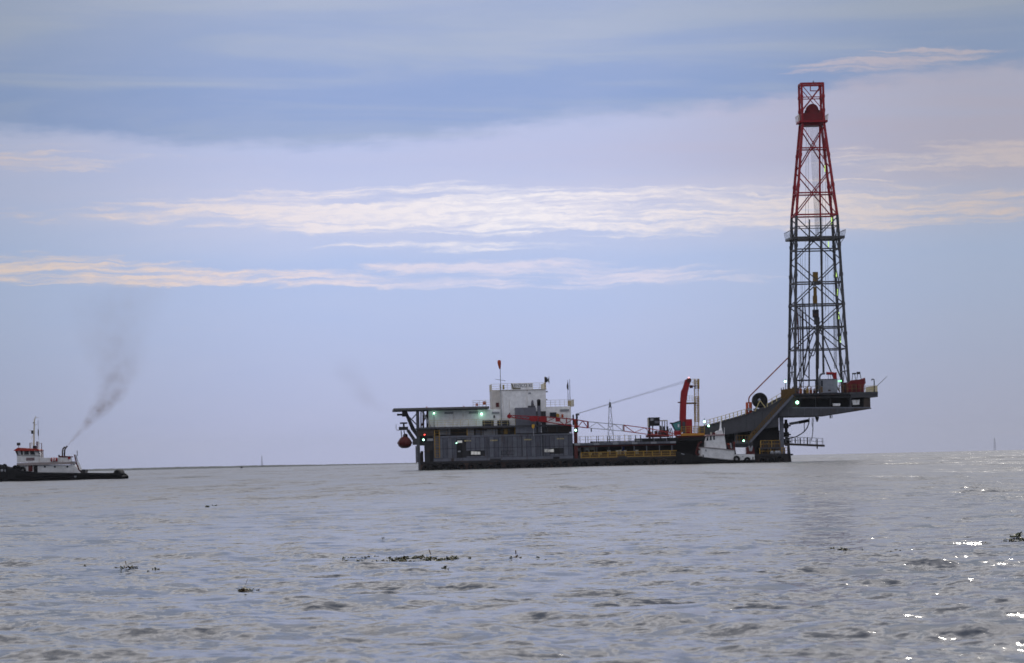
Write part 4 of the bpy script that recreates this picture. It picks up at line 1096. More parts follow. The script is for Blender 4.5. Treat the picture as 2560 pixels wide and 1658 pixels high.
for f_ in (1, 3):
    z0, z1 = zA + .3, Zp(876)
    for k in (0, 1): part(der, 'brace', MB().bar(corner(f_ + k, z0), corner(f_ + 1 - k, z1), .12), DERR)
# crown: red box, sheaves, top frame
cz0, cz1 = Zp(308), Zp(284)
h = aC
CROWN = mat('crown_red', (.17, .006, .012), .5)
cr_ = part(der, 'crown_platform', MB().box(dcx - h - .55, dcx + h + .55, DCY - h - .55, DCY + h + .55, cz0 - .02, cz0 + .28), DERRED)
part(cr_, 'crown_beam', MB().box(dcx - h + .05, dcx + h - .05, DCY - h + .1, DCY + h - .1, cz0 - .5, cz1), CROWN)
for s in (-1, 1):
    o = part(der, 'crown_rail', MB().bar((dcx + s * (h + .6), DCY - h - .5, cz0 + 1.2), (dcx + s * (h + .6), DCY + h + .5, cz0 + 1.2), .06), CREAM)
    for k in range(4):
        yy = DCY - h - .5 + (2 * h + 1) * k / 3; part(o, 'railing_post', MB().bar((dcx + s * (h + .5), yy, cz0 + .2), (dcx + s * (h + .62), yy, cz0 + 1.3), .10), CREAM)
shx = dcx + .06; shz = bz('D', 513, 440, DCY)
cbk = part(der, 'crown_block', MB().box(shx - .62, shx + .62, DCY - 1, DCY + 1, cz1 - .1, shz + .1), CROWN)
for k in range(5): part(cbk, 'sheave', MB().cyl((shx, DCY - .7 + .3 * k, shz + .1), (shx, DCY - .7 + .3 * k + .16, shz + .1), .98, .98, 24), CROWN)
for s in (-1, 1): part(cbk, 'bearing_post', MB().bar((shx + s * 1.15, DCY, cz1 - .1), (shx + s * 1.0, DCY, shz + .05), .3), MAROON)
for y, w in ((211, .30), (245, .14)):
    for f_ in range(4): part(der, 'girt', MB().bar(corner(f_, Zp(y)), corner(f_ + 1, Zp(y)), w), DERRED)
for f_ in range(4):
    for k in (0, 1):
        part(der, 'brace', MB().bar(corner(f_ + k, Zp(280)), corner(f_ + 1 - k, Zp(214)), .12), DERRED)
gx_ = [b('D', x, y, DCY) for x, y in ((480, 150), (480, 215), (575, 215), (575, 150))]
for p, q in zip(gx_, gx_[1:]): part(der, 'gin_pole_frame', MB().bar((p[0], DCY, p[1]), (q[0], DCY, q[1]), .14), DERRED)
pt = b('D', 515, 140, DCY); part(der, 'beacon', MB().cyl((pt[0], DCY, pt[1]), (pt[0], DCY, pt[1] + .6), .12, .06), DARK)
# monkey board
mz = Zp(596.5); hm = half(mz)
mbp = part(der, 'monkey_board', MB().box(dcx - hm - .9, dcx + hm + .9, DCY - hm - .7, DCY - hm + .5, mz - .22, mz + .16).box(dcx - hm - .9, dcx + hm + .9, DCY + hm - .5, DCY + hm + .7, mz - .22, mz + .16)
           .box(dcx - hm - .9, dcx - hm + .4, DCY - hm + .5, DCY + hm - .5, mz - .2, mz + .14).box(dcx + hm - .4, dcx + hm + .9, DCY - hm + .5, DCY + hm - .5, mz - .2, mz + .14), DERR)
for s in (-1, 1):
    for k in range(6):
        yy = DCY - hm - .6 + (2 * hm + 1.2) * k / 5
        part(mbp, 'board_post', MB().bar((dcx + s * (hm + .85), yy, mz), (dcx + s * (hm + 1.05), yy, mz + 1.15), .08), PALEGREY)
    part(mbp, 'board_rail', MB().bar((dcx + s * (hm + 1.05), DCY - hm - .6, mz + 1.15), (dcx + s * (hm + 1.05), DCY + hm + .6, mz + 1.15), .08), PALEGREY)
    part(mbp, 'board_bracket', MB().bar((dcx + s * hm, DCY - hm, mz - 1.3), (dcx + s * (hm + .85), DCY - hm - .1, mz - .2), .1), DERR)
for k in range(9): part(mbp, 'racking_finger', MB().bar((dcx - hm + .5, DCY - hm + .6 + .35 * k, mz), (dcx - .8, DCY - hm + .6 + .35 * k, mz), .08), DERR)
X = bx('E', 152, 250, DCY - hm); part(mbp, 'signal_post', MB().cyl((dcx - hm - .6, DCY - hm - .4, mz), (dcx - hm - .6, DCY - hm - .4, mz + 1.9), .11, .05), DARK)
# inside: drill lines, travelling block, top drive, string, standpipe
def vline(crop, x0_, y0_, x1_, y1_, d, r, m, name, n=6, parent=None):
    p = b(crop, x0_, y0_, d); q = b(crop, x1_, y1_, d); z0 = max(q[1], FLOORZ)
    return part(parent or der, name, MB().cyl((p[0], d, p[1]), (q[0], d, z0), r, r, n), m)
for k in range(8):
    vline('D', 472 + 15 * k, 595, 540 + 5 * k, 1850, DCY - .4 + .12 * k, .021, LINE, 'drill_line')
for x0_, x1_ in ((435, 415), (455, 460), (620, 618), (650, 655)): vline('D', x0_, 600, x1_, 2700, DCY + 1.2, .028, LINE, 'tugger_line')
for x0_, x1_ in ((250, 262), (265, 268), (445, 440), (460, 470), (500, 512)): vline('E', x0_, 420, x1_, 1080, DCY + .8, .026, LINE, 'tugger_line')
vline('D', 588, 590, 585, 1000, DCY - 1.2, .17, DERRED, 'guide_rail'); vline('D', 585, 1000, 594, 1640, DCY - 1.2, .17, DERRED, 'guide_rail'); vline('E', 405, 130, 428, 1335, DCY - 1.2, .19, DERR, 'guide_rail')
tb = bbox(der, 'travelling_block', 'E', 350, 555, 386, 628, DCY - .5, DCY + .5, mat('dull_yellow', (.22, .13, .025), .6))
bbox(tb, 'block_cheek', 'E', 356, 622, 398, 655, DCY - .4, DCY + .4, DERR); bbox(tb, 'hook', 'E', 352, 670, 376, 738, DCY - .25, DCY + .25, MATS['dull_yellow']); bbox(tb, 'hook', 'E', 348, 738, 380, 802, DCY - .3, DCY + .3, MATS['dull_yellow'])
td = bbox(der, 'top_drive', 'E', 348, 845, 392, 905, DCY - .5, DCY + .5, DARK); bbox(td, 'drive_motor', 'E', 358, 905, 398, 960, DCY - .4, DCY + .4, DERR); bbox(td, 'drive_bail', 'E', 352, 800, 360, 848, DCY - .1, DCY + .1, DARK); bbox(td, 'drive_bail', 'E', 374, 800, 382, 848, DCY - .1, DCY + .1, DARK)
vline('E', 382, 960, 380, 1300, DCY, .28, DERR, 'drill_string', 10); vline('E', 378, 1290, 380, 1480, DCY, .22, DARK, 'drill_string', 10)
bbox(der, 'tool_joint', 'E', 371, 1275, 390, 1300, DCY - .35, DCY + .35, DARK)
vline('E', 320, 150, 316, 1440, DCY - 2.2, .12, DARK, 'pipe_stand'); vline('E', 268, 760, 272, 1330, DCY - 2, .12, DARK, 'pipe_stand'); vline('E', 246, 800, 256, 1440, DCY - 1.6, .11, DERR, 'pipe_stand'); vline('E', 282, 800, 308, 1080, DCY - 1.5, .10, DERR, 'pipe_stand'); vline('E', 308, 1080, 268, 1400, DCY - 1.5, .10, DERR, 'pipe_stand')
for k in range(3): vline('E', 232 + 14 * k, 830 + 10 * (k % 3), 244 + 14 * k, 1450, DCY + 1.2 + .2 * (k % 3), .07, DARK, 'pipe_stand')
pipe('E', [(214, 560), (222, 830), (234, 1080), (232, 1140), (218, 1150)], DCY - 2.6, .085, MAROON, 'standpipe', der)
pipe('E', [(318, 1150), (330, 1188), (346, 1202), (362, 1170), (370, 1090), (372, 1000)], DCY - 1.2, .075, CABLE, 'rotary_hose', der)
pipe('E', [(270, 1260), (276, 1330), (296, 1355), (316, 1372)], DCY - 1.8, .08, CABLE, 'kill_hose', der)
for k in range(3): vline('E', 505 + 9 * k, 860, 512 + 9 * k, 1300, DCY + 2.6, .05, LINE, 'ladder_rail')
lad2 = None
for (x_, y_) in ((490, 160), (466, 346), (528, 566), (537, 712), (547, 892), (559, 1078)):
    X, Z = b('E', x_, y_, DCY + 2.5); part(der, 'tube_light', MB().cyl((X - .03, DCY + 2.5, Z - .55), (X + .03, DCY + 2.5, Z + .55), .085, None, 6), LITY)
X, Z = b('D', 648, 1095, DCY + 2.2); part(der, 'tube_light', MB().cyl((X - .04, DCY + 2.2, Z - .55), (X, DCY + 2.2, Z + .55), .085, None, 6), LITY)
X, Z = b('C', 1710, 443, ND - .2); part(barge, 'tube_light', MB().cyl((X - .25, ND - .2, Z), (X + .3, ND - .2, Z + .03), .14, None, 6), mat('lamp_green', (.3, 1., .45), .4, emit=1.6))
part(barge, 'lamp_post', MB().bar((X, ND, FLOORZ), (X, ND, Z), .07), DARK)
x0, x1, z0, z1 = rect('C', 1190, 442, 1435, 424, DCY - 3); 
part(der, 'pipe_ramp_header', MB().box(x0, x1, DCY - 3.2, DCY - 2.8, z0, z1), DARK)
for c in (1192, 1432): X = bx('C', c, 500, DCY - 3); part(der, 'header_post', MB().bar((X, DCY - 3, FLOORZ), (X, DCY - 3, z1), .34), DARK)

# ------------------------------------------------------------------ pedestal crane with its boom laid down over the house
KD = 2.4
cxm = bx('B', 1500, 800, KD)
crane = thing(BF, 'pedestal_crane', (cxm, KD, uz1), 'red pedestal crane with yellow ladder tower and boom laid down towards the house', 'crane')
def kb(parent, name, crop, x0_, y0_, x1_, y1_, d0, d1, m):
    X0, X1, Z0, Z1 = rect(crop, x0_, y0_, x1_, y1_, d0); return part(parent, name, MB().box(X0, X1, d0, d1, Z0, Z1), m)
pz = b('B', 1550, 868, KD); ptop = bz('B', 1550, 805, KD)
part(crane, 'pedestal', MB().cyl((bx('B', 1555, 840, KD), KD, uz1 - .02), (bx('B', 1555, 840, KD), KD, ptop), 1.5, 1.5, 20), MAROON)
pl = kb(crane, 'slew_platform', 'B', 1400, 858, 1705, 800, KD - 2, KD + 2.2, MAROON)
wd = kb(crane, 'walkway', 'B', 1442, 805, 1720, 776, KD - 2.3, KD - 1.2, mat('orange_yellow', (.50, .22, .03), .55))
zw = bz('B', 1580, 776, KD - 2.2)
railing(crane, [(bx('B', 1442, 780, KD - 2.2), KD - 2.2, zw), (bx('B', 1720, 780, KD - 2.2), KD - 2.2, zw)], 1.05, .7, YELLOW, 3, .04)
railing(crane, [(bx('B', 1590, 780, KD + 2), KD + 2, zw), (bx('B', 1800, 780, KD + 2), KD + 2, zw)], 1.1, .55, OCHRE, 3, .045)
kb(crane, 'rear_walkway', 'B', 1590, 800, 1800, 785, KD + 1.2, KD + 2.2, DARK)
# leaning mast
mp = [(1430, 770), (1432, 560), (1438, 400), (1448, 280), (1470, 232), (1497, 140), (1528, 128), (1552, 146), (1545, 190), (1520, 300), (1505, 400), (1502, 540), (1500, 770)]
mst = part(crane, 'mast', MB().prism([b('B', x, y, KD - .8) for x, y in mp], KD - .8, KD - .4), RED)
part(crane, 'mast', MB().prism([b('B', x, y, KD - .8) for x, y in mp], KD + .5, KD + .9), RED)
for y_ in (180, 250, 330, 420, 520, 620): kb(mst, 'mast_tie', 'B', {180: 1505, 250: 1478}.get(y_, 1448), y_ + 16, {180: 1532, 250: 1520}.get(y_, 1495), y_, KD - .4, KD + .5, RED)
kb(mst, 'mast_grating', 'B', 1460, 780, 1490, 640, KD - .95, KD - .82, GREY2)
part(mst, 'mast_head', MB().cyl((bx('B', 1530, 150, KD), KD - .9, bz('B', 1530, 150, KD)), (bx('B', 1530, 150, KD), KD + 1., bz('B', 1530, 150, KD)), .38, None, 14), MAROON)
X, Z = b('B', 1533, 118, KD); part(crane, 'aircraft_light', MB().ball((X, KD, Z), .13, 10), mat('lamp_pink', (1., .35, .35), .4, emit=2.2), True)
part(crane, 'light_stalk', MB().cyl((X, KD, Z - .5), (X, KD, Z - .05), .05), DARK)
kb(mst, 'mast_lug', 'B', 1404, 418, 1440, 404, KD - .8, KD - .4, MAROON)
# machine house and cab
kb(crane, 'machine_house', 'B', 1500, 778, 1574, 610, KD - 1.1, KD + 1.6, RED)
cabp = [(1322, 660), (1438, 622), (1440, 745), (1368, 748)]
cb2 = part(crane, 'cab', MB().prism([b('B', x, y, KD - 1.6) for x, y in cabp], KD - 1.6, KD - .85), DARK)
part(cb2, 'cab_window', MB().prism([b('B', x, y, KD - 1.6) for x, y in ((1340, 668), (1428, 640), (1430, 734), (1374, 736))], KD - 1.66, KD - 1.59), TEAL)
kb(cb2, 'pale_corner', 'B', 1402, 705, 1418, 670, KD - 1.72, KD - 1.67, mat('cab_pale_pane', (.75, .77, .80), .2))  # small pale plate set on the cab window
kb(crane, 'cab_base', 'B', 1362, 800, 1445, 748, KD - 1.6, KD - .4, RED)
kb(crane, 'cab_eyebrow', 'B', 1310, 668, 1345, 650, KD - 1.6, KD - .9, GREY2)
# yellow ladder tower
lt = part(crane, 'ladder_tower', MB(), YELLOW) if False else None
def lbar(parent, x0_, y0_, x1_, y1_, d, w, m, name):
    p = b('B', x0_, y0_, d); q = b('B', x1_, y1_, d); return part(parent, name, MB().bar((p[0], d, p[1]), (q[0], d, q[1]), w), m)
tw1 = lbar(crane, 1606, 780, 1598, 135, KD + .5, .13, YELLOW, 'tower_leg'); lbar(crane, 1652, 780, 1646, 135, KD + .5, .13, YELLOW, 'tower_leg'); lbar(crane, 1606, 780, 1598, 135, KD + 1.3, .13, YELLOW, 'tower_leg'); lbar(crane, 1652, 780, 1646, 135, KD + 1.3, .13, YELLOW, 'tower_leg')
for y0_, y1_ in ((640, 340), (250, 132)):
    for xo in (1600, 1615, 1638, 1656): lbar(crane, xo, y0_, xo - (y0_ - y1_) * .012, y1_, KD + .2, .10, YELLOW, 'ladder_cage_bar')
    yy = y1_
    while yy <= y0_: lbar(crane, 1596, yy, 1660, yy, KD + .18, .06, YELLOW, 'ladder_hoop'); yy += 27
yy = 150
while yy < 780: lbar(crane, 1600, yy, 1650, yy, KD + .52, .05, YELLOW, 'ladder_rung'); yy += 14
for y_, x0_ in ((415, 1500), (222, 1530)):
    kb(crane, 'mast_platform', 'B', x0_, y_ + (14 if y_ > 300 else 0), 1625, y_ - (4 if y_ > 300 else 10), KD - .7, KD + .9, OCHRE if y_ > 300 else MAROON)
railing(crane, [(bx('B', 1508, 411, KD), KD - .6, bz('B', 1560, 411, KD)), (bx('B', 1600, 411, KD), KD - .6, bz('B', 1560, 411, KD))], 1.05, .4, CREAM, 3, .028)
railing(crane, [(bx('B', 1545, 212, KD), KD - .6, bz('B', 1560, 212, KD)), (bx('B', 1650, 212, KD), KD - .6, bz('B', 1560, 212, KD))], 1.05, .5, PALEYEL, 2, .03)
kb(crane, 'hoist_drum', 'B', 1548, 240, 1580, 205, KD - .4, KD + .4, MAROON)
# boom: heel to tip; centre line with half depth, in three painted lengths
BM = [('B', 1385, 800, 4, .6), ('B', 1300, 786, 20, .5), ('B', 1050, 755, 36, .2), ('B', 760, 716, 36, -.3), ('B', 330, 677, 37, -.9), ('A', 2250, 842, 41, -1.2), ('A', 1930, 803, 30, -1.5), ('A', 1700, 783, 18, -1.6), ('A', 1490, 766, 10, -1.7)]
nodes = []
for c_, x_, y_, h_, d_ in BM:
    X, Z = b(c_, x_, y_, d_); nodes.append((X, d_, Z, h_ / 4.76 / 15.6))
def boom_at(t):
    """t in node index units"""
    i = min(int(t), len(nodes) - 2); u_ = t - i
    return [nodes[i][k] + (nodes[i + 1][k] - nodes[i][k]) * u_ for k in range(4)]
def boom_section(t0, t1, m, name, lace=1.15, w=.11):
    def P(t, sy, sz):
        X, Y, Z, H = boom_at(t); hw = min(.62, H * .95 + .05)
        return Vector((X, Y + sy * hw, Z + sz * H))
    knots = sorted({t0, t1} | {k for k in range(len(nodes)) if t0 < k < t1})
    sec = part(crane, name, MB().bar(P(knots[0], -1, 1), P(knots[1], -1, 1), w), m)
    for sy in (-1, 1):
        for sz in (-1, 1):
            for a_, c_ in zip(knots, knots[1:]):
                if (sy, sz, a_) == (-1, 1, knots[0]): continue
                part(sec, 'chord', MB().bar(P(a_, sy, sz), P(c_, sy, sz), w), m)
    L = sum((Vector(boom_at(c_)[:3]) - Vector(boom_at(a_)[:3])).length for a_, c_ in zip(knots, knots[1:]))
    n = max(2, int(L / lace)); 
    for i in range(n):
        a_ = t0 + (t1 - t0) * i / n; c_ = t0 + (t1 - t0) * (i + 1) / n
        s = 1 if i % 2 else -1
        for sy in (-1, 1): part(sec, 'lacing', MB().bar(P(a_, sy, s), P(c_, sy, -s), w * .55), m)
        part(sec, 'lacing', MB().bar(P(a_, s, 1), P(c_, -s, 1), w * .5).bar(P(a_, s, -1), P(c_, -s, -1), w * .5), m)
    for t in (t0, t1):
        f_ = MB()
        q = [P(t, -1, -1), P(t, 1, -1), P(t, 1, 1), P(t, -1, 1)]
        for k in range(4): f_.bar(q[k], q[(k + 1) % 4], w * 1.1)
        part(sec, 'end_frame', f_, m)
PINKRED = mat('weathered_red_paint', (.40, .05, .045), .6, spots=.4, spot_col=(.3, .12, .1))
boom_section(0, 3, PINKRED, 'boom_heel'); boom_section(3.02, 3.98, ALU, 'boom_middle', 1.2, .09); boom_section(4, 6, RED, 'boom_upper', 1.0, .13)
boom_section(6.02, 8, RED, 'boom_tip', .8, .13)
X, Y, Z, H = boom_at(8)
part(crane, 'tip_sheave', MB().cyl((X, Y - .3, Z), (X, Y + .3, Z), .34, None, 14), RED)
kb(crane, 'tip_lug', 'A', 1488, 760, 1500, 725, -1.7, -1.5, MAROON)
X, Z = b('A', 1790, 800, -1.6)
part(crane, 'boom_sheave_box', MB().prism([b('A', x, y, -1.9) for x, y in ((1735, 770), (1820, 762), (1835, 800), (1800, 828), (1750, 826), (1725, 800))], -2.1, -1.2), RED)
kb(crane, 'boom_cover', 'A', 1840, 830, 1935, 775, -1.95, -1.2, RED)
for c0, c1, y0_, y1_ in ((2042, 2098, 782, 830), (2165, 2178, 785, 845)): kb(crane, 'boom_plate', 'A', c0, y1_, c1, y0_, -1.9, -1.8, RED)
X, Z0 = b('A', 1775, 828, -1.6); Z1 = bz('A', 1775, 860, -1.6)
hk = part(crane, 'hook_block', MB().prism([b('A', x, y, -1.7) for x, y in ((1762, 862), (1790, 862), (1794, 880), (1784, 910), (1768, 912), (1758, 885))], -1.75, -1.45), mat('hook_yellow', (.62, .34, .03), .5))
part(hk, 'hoist_rope', MB().cyl((X, -1.6, Z1), (X, -1.6, Z0), .04), CABLE)
Zt_, Zb_ = bz('A', 1778, 910, -1.6), bz('A', 1780, 1000, -1.6)
part(hk, 'pennant', MB().cyl((X + .02, -1.6, Zb_), (X, -1.6, Zt_), .06, .05), PALEGREY)
# pendant lines from mast head to the bridle on the boom
p = b('B', 1520, 155, KD)
for k in range(4):
    q = b('A', 2292, 742 - k * 3, -1.2)
    for yo in ((KD - .5, -1.6), (KD + .6, -.8)):
        pass
    part(crane, 'pendant_line', MB().cyl((p[0] - .1, KD - .6 + .24 * k, p[1] + .13 * (k - 1.5)), (q[0], -1.6 + .18 * k, q[1]), .013, None, 5), LINE)
X, Z = b('A', 2292, 742, -1.2); Zb_ = boom_at(4.75)[2]
part(crane, 'bridle_post', MB().bar((X, -1.6, Zb_), (X, -1.6, Z + .1), .16).bar((X, -.8, Zb_), (X, -.8, Z + .1), .16).bar((X, -1.6, Z), (X, -.8, Z), .12), DARK)
X, Z = b('B', 372, 742, -.8); part(crane, 'boom_hanger', MB().bar((X, -.8, Z - .25), (X, -.8, Z + .35), .16), DARK)

# ------------------------------------------------------------------ unit with black cabin left of the crane
wx, wzb = b('W', 1000, 1150, 3.)
unit = thing(BF, 'cementing_unit', (wx, 3.4, uz1), 'dark frame unit with black cabin and red machinery beside the crane cab', 'machine')
def wb_(parent, name, x0_, y0_, x1_, y1_, d0, d1, m):
    X0, X1, Z0, Z1 = rect('W', x0_, y0_, x1_, y1_, d0); return part(parent, name, MB().box(X0, X1, d0, d1, Z0, Z1), m)
kab = wb_(unit, 'cabin', 600, 640, 1090, 262, 3., 5.2, BLACK)
wb_(kab, 'cabin_panel', 660, 400, 800, 290, 2.9, 2.99, PALEGREY); wb_(kab, 'cabin_panel', 860, 520, 1070, 410, 2.9, 2.99, GREY); wb_(kab, 'roof_edge', 590, 270, 1100, 250, 2.95, 5.3, DARK)
wb_(unit, 'side_screen', 530, 700, 590, 290, 3.2, 3.5, CREAM)
for x_ in (610, 760, 1110): 
    X, Z = b('W', x_, 640, 3.2); part(unit, 'leg', MB().bar((X, 3.2, uz1), (X, 3.2, Z + .05), .3 if x_ != 760 else .18), DARK if x_ != 1110 else GREY2)
wb_(unit, 'skid', 500, 1160, 1500, 1050, 2.9, 5.4, MAROON)
for x_, w_, y_, m in ((600, 90, 860, BROWN), (720, 60, 900, PALEGREY), (930, 120, 860, MAROON), (1080, 90, 880, DARK), (1210, 120, 840, MAROON), (1330, 60, 820, DARK), (1440, 90, 830, MAROON)):
    wb_(unit, 'pump', x_ - w_ / 2, 1060, x_ + w_ / 2, y_, 3.1, 4.6, m)
for x_ in (1200, 1310, 1420):
    X, Z = b('W', x_, 400, 3.5); Z0_ = bz('W', x_, 900, 3.5); part(unit, 'frame_post', MB().bar((X, 3.5, Z0_), (X, 3.5, Z), .15), PALEGREY)
wb_(unit, 'frame_top', 1110, 420, 1440, 370, 3.4, 4.4, CREAM); 
for x_ in (1180, 1290, 1440): wb_(unit, 'valve', x_ - 40, 860, x_ + 40, 660, 3.3, 3.9, DARK if x_ > 1200 else PALEGREY)
X, Z = b('W', 1590, 960, 3); 
for k in range(4): part(unit, 'hose', MB().tube([(X - .5 + .25 * k, 3.2, uz1), (X - .45 + .25 * k, 3.2, uz1 + .9), (X - .6 + .22 * k, 3.2, uz1 + 1.3 + .1 * k)], .07), DARK)

# ------------------------------------------------------------------ enclosed lifeboat hanging from davits at the left end
lx, lz = b('K', 420, 900, 3.)
LB = 3.2
boat = thing(BF, 'lifeboat', (lx, LB, bz('K', 420, 1060, LB)), 'dark red enclosed lifeboat hanging from davits off the end of the barge', 'lifeboat')
rings = []
zb_, zt_ = bz('K', 425, 1062, LB), bz('K', 425, 830, LB)
hw = 290 / 8.11 / 15.6 / 2
for k in range(11):
    t = k / 10; yy = LB - 2.6 + 5.2 * t; s = max(.12, math.sin(math.pi * (.06 + .88 * t)) ** .45)
    H = zt_ - zb_; ring_ = []
    for w, z in ((0, 0), (.45, .02), (.85, .18), (1, .42), (.96, .58), (.75, .8), (.5, .96), (.2, 1.0), (-.2, 1.0), (-.5, .96), (-.75, .8), (-.96, .58), (-1, .42), (-.85, .18), (-.45, .02)):
        ring_.append((lx + w * hw * (.55 + .45 * s), yy, zb_ + (H * (1 - s) * .35) + z * H * (.65 + .35 * s)))
    rings.append(ring_)
part(boat, 'hull', MB().loft(rings), mat('lifeboat_red', (.10, .012, .010), .5), True)
part(boat, 'conning_tower', MB().tube([(lx + .12, LB + .4, zt_ - .1), (lx + .12, LB + .4, zt_ + .35), (lx + .12, LB + .4, zt_ + .5)], [.42, .36, .2], 10), mat('lifeboat_red2', (.09, .012, .010), .5), True)
part(boat, 'fender_belt', MB().box(lx - hw - .03, lx + hw + .03, LB - 1.9, LB + 1.9, zb_ + (zt_ - zb_) * .42, zb_ + (zt_ - zb_) * .52), MAROON)
for yy in (LB - 1.7, LB + 1.7):
    for s in (-.35, .1):
        part(boat, 'fall', MB().cyl((lx + s - .2, yy, bz('K', 400, 700, LB)), (lx + s * 1.3, yy, zt_ - .05), .05), CABLE)
dv = bbox(barge, 'davit', 'K', 305, 690, 490, 625, LB - 2.2, LB + 2.2, DARK)
bbox(dv, 'davit_winch', 'K', 385, 640, 420, 560, LB - .5, LB + .5, DARK); bbox(dv, 'davit_top', 'K', 325, 565, 475, 535, LB - .8, LB + .8, DARK)
for yy in (LB - 2.0, LB + 2.0):
    a_ = b('K', 480, 690, yy); c_ = b('K', 660, 960, yy)
    part(barge, 'davit_arm', MB().bar((a_[0], yy, a_[1]), (c_[0], yy, c_[1]), .5), DARK)
    a_ = b('K', 580, 930, yy); c_ = b('K', 720, 960, yy); part(barge, 'davit_foot', MB().box(a_[0], c_[0], yy - .4, yy + .4, a_[1] - .5, a_[1] + .5), GREY2)
pr = [b('K', x, y, LB - 2.2) for x, y in ((310, 700), (262, 694), (244, 660), (244, 570))]
for p, q in zip(pr, pr[1:]): part(barge, 'davit_guard', MB().bar((p[0], LB - 2.2, p[1]), (q[0], LB - 2.2, q[1]), .09), PALEGREY)

# ------------------------------------------------------------------ black tug with red roof, steaming in from the left
TF = Frame(313, 1197, 505, 0.0)
def t1(crop, x, y, d=0.): return at(TF, crop, x, y, d)
tug = thing(TF, 'tugboat', (-9, 3.5, 0), 'black hulled tugboat with white deckhouse, red wheelhouse roof and smoking funnel', 'tugboat')
def tpoly(parent, name, crop, pts, d0, d1, m, smooth=False): return part(parent, name, MB().prism([t1(crop, x, y, d0) for x, y in pts], d0, d1), m, smooth)
def tbox(parent, name, crop, x0, y0, x1, y1, d0, d1, m):
    a = t1(crop, x0, (y0 + y1) / 2, d0)[0]; c = t1(crop, x1, (y0 + y1) / 2, d0)[0]; z0 = t1(crop, (x0 + x1) / 2, y1, d0)[1]; z1 = t1(crop, (x0 + x1) / 2, y0, d0)[1]
    return part(parent, name, MB().box(min(a, c), max(a, c), d0, d1, min(z0, z1), max(z0, z1)), m)
st_ = [(1985, 1262), (1940, 1185), (1870, 1172), (1600, 1176), (1300, 1172), (900, 1168), (600, 1164), (400, 1140), (250, 1112), (120, 1090), (0, 1060), (-200, 1005), (-420, 945), (-560, 905)]
rings = []; CYT = 3.5
for k, (x_, y_) in enumerate(st_):
    X, Z = t1('F', x_, y_, 0)
    s = k / (len(st_) - 1)
    hbm = 3.5 * min(1, .80 + s * 1.2) * (1 if s < .62 else max(.06, (1 - ((s - .62) / .38) ** 2.0)))
    hw_ = hbm * (.97 if s < .7 else .8)
    rings.append([(X, CYT - hw_ * .5, -1.3), (X, CYT - hw_ * .95, -.5), (X, CYT - hbm, .35), (X, CYT - hbm, Z), (X, CYT - hbm + .18, Z), (X, CYT - hbm * .8, Z - .28), (X, CYT + hbm * .8, Z - .28), (X, CYT + hbm - .18, Z), (X, CYT + hbm, Z), (X, CYT + hbm, .35), (X, CYT + hw_ * .95, -.5), (X, CYT + hw_ * .5, -1.3)])
TBLACK = mat('tug_black', (.006, .006, .007), .7)
th = part(tug, 'hull', MB().loft(rings), TBLACK)
part(th, 'rub_rail', MB().bar((t1('F', 1990, 1240)[0], -.1, .62), (t1('F', 250, 1240)[0], -.1, .78), .22), RUBBER)
sfx, sfz = t1('F', 1912, 1190, 3.5)
part(tug, 'stern_fender', MB().tube([(sfx, .3, sfz + .05), (sfx, 1, sfz + .1), (sfx, 6, sfz + .1), (sfx, 6.7, sfz + .05)], [.42, .50, .50, .42], 12), RUBBER, True)
for x_, y_ in ((1210, 1225), (85, 1135), (25, 1130)): 
    X, Z = t1('F', x_, y_, -.05); part(tug, 'fairlead', MB().cyl((X, -.12 if x_ > 200 else .25, Z), (X, .3 if x_ > 200 else .8, Z), .17, None, 10), PALEGREY)
for x_, y_, r_ in ((245, 1100, .42), (285, 1098, .44), (365, 1122, .42), (75, 1068, .34)):
    X, Z = t1('F', x_, y_, 1.); part(tug, 'bulwark_tyre', MB().ring((X, 1.0, Z), (.25, 1, 0), r_ * .7, r_ * .36, 14, 7), RUBBER, True)
tbox(tug, 'tow_winch', 'F', 1288, 1118, 1368, 1185, 2, 5, DARK)
TWHITE = mat('tug_white', (.66, .66, .65), .5, spots=.5, spot_col=(.42, .36, .31), streak=True)
lowp = [(272, 1045), (1195, 1045), (1290, 1172), (272, 1172)]
lh = tpoly(tug, 'lower_deckhouse', 'F', lowp, 1.2, 5.8, TWHITE)
for i in range(7): 
    xa = 275 + 130 * i; tbox(lh, 'wall_panel', 'F', xa + 2, 1052, xa + 128, 1160, 1.16, 1.21, TWHITE)
tbox(tug, 'boat_deck', 'F', 268, 1004, 1160, 1044, .9, 6.1, mat('tug_deck_edge', (.30, .26, .25), .6))
uh = tpoly(tug, 'upper_deckhouse', 'F', [(272, 1006), (272, 888), (642, 895), (645, 928), (935, 930), (935, 1010)], 1.6, 5.4, TWHITE)
for i in range(6): 
    xa = 280 + 108 * i; tbox(uh, 'wall_panel', 'F', xa + 2, 936, xa + 106, 1002, 1.56, 1.61, TWHITE)
wh = tpoly(tug, 'wheelhouse', 'F', [(236, 806), (618, 806), (650, 905), (275, 895)], 1.6, 5.4, TWHITE)
for pts in ([(243, 818), (268, 818), (300, 880), (275, 885)], [(330, 818), (364, 818), (364, 880), (340, 880)], [(390, 818), (460, 818), (462, 878), (392, 878)], [(482, 820), (545, 820), (562, 878), (486, 878)], [(608, 826), (625, 826), (640, 868), (622, 868)]):
    w = tpoly(tug, 'window', 'F', pts, 1.53, 1.61, GLASS)
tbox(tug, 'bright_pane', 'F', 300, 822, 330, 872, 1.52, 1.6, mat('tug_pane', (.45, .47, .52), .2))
roof = tpoly(tug, 'roof', 'F', [(214, 812), (285, 766), (600, 788), (634, 806), (630, 818), (230, 818)], 1.2, 5.8, mat('tug_red_roof', (.34, .03, .02), .55))
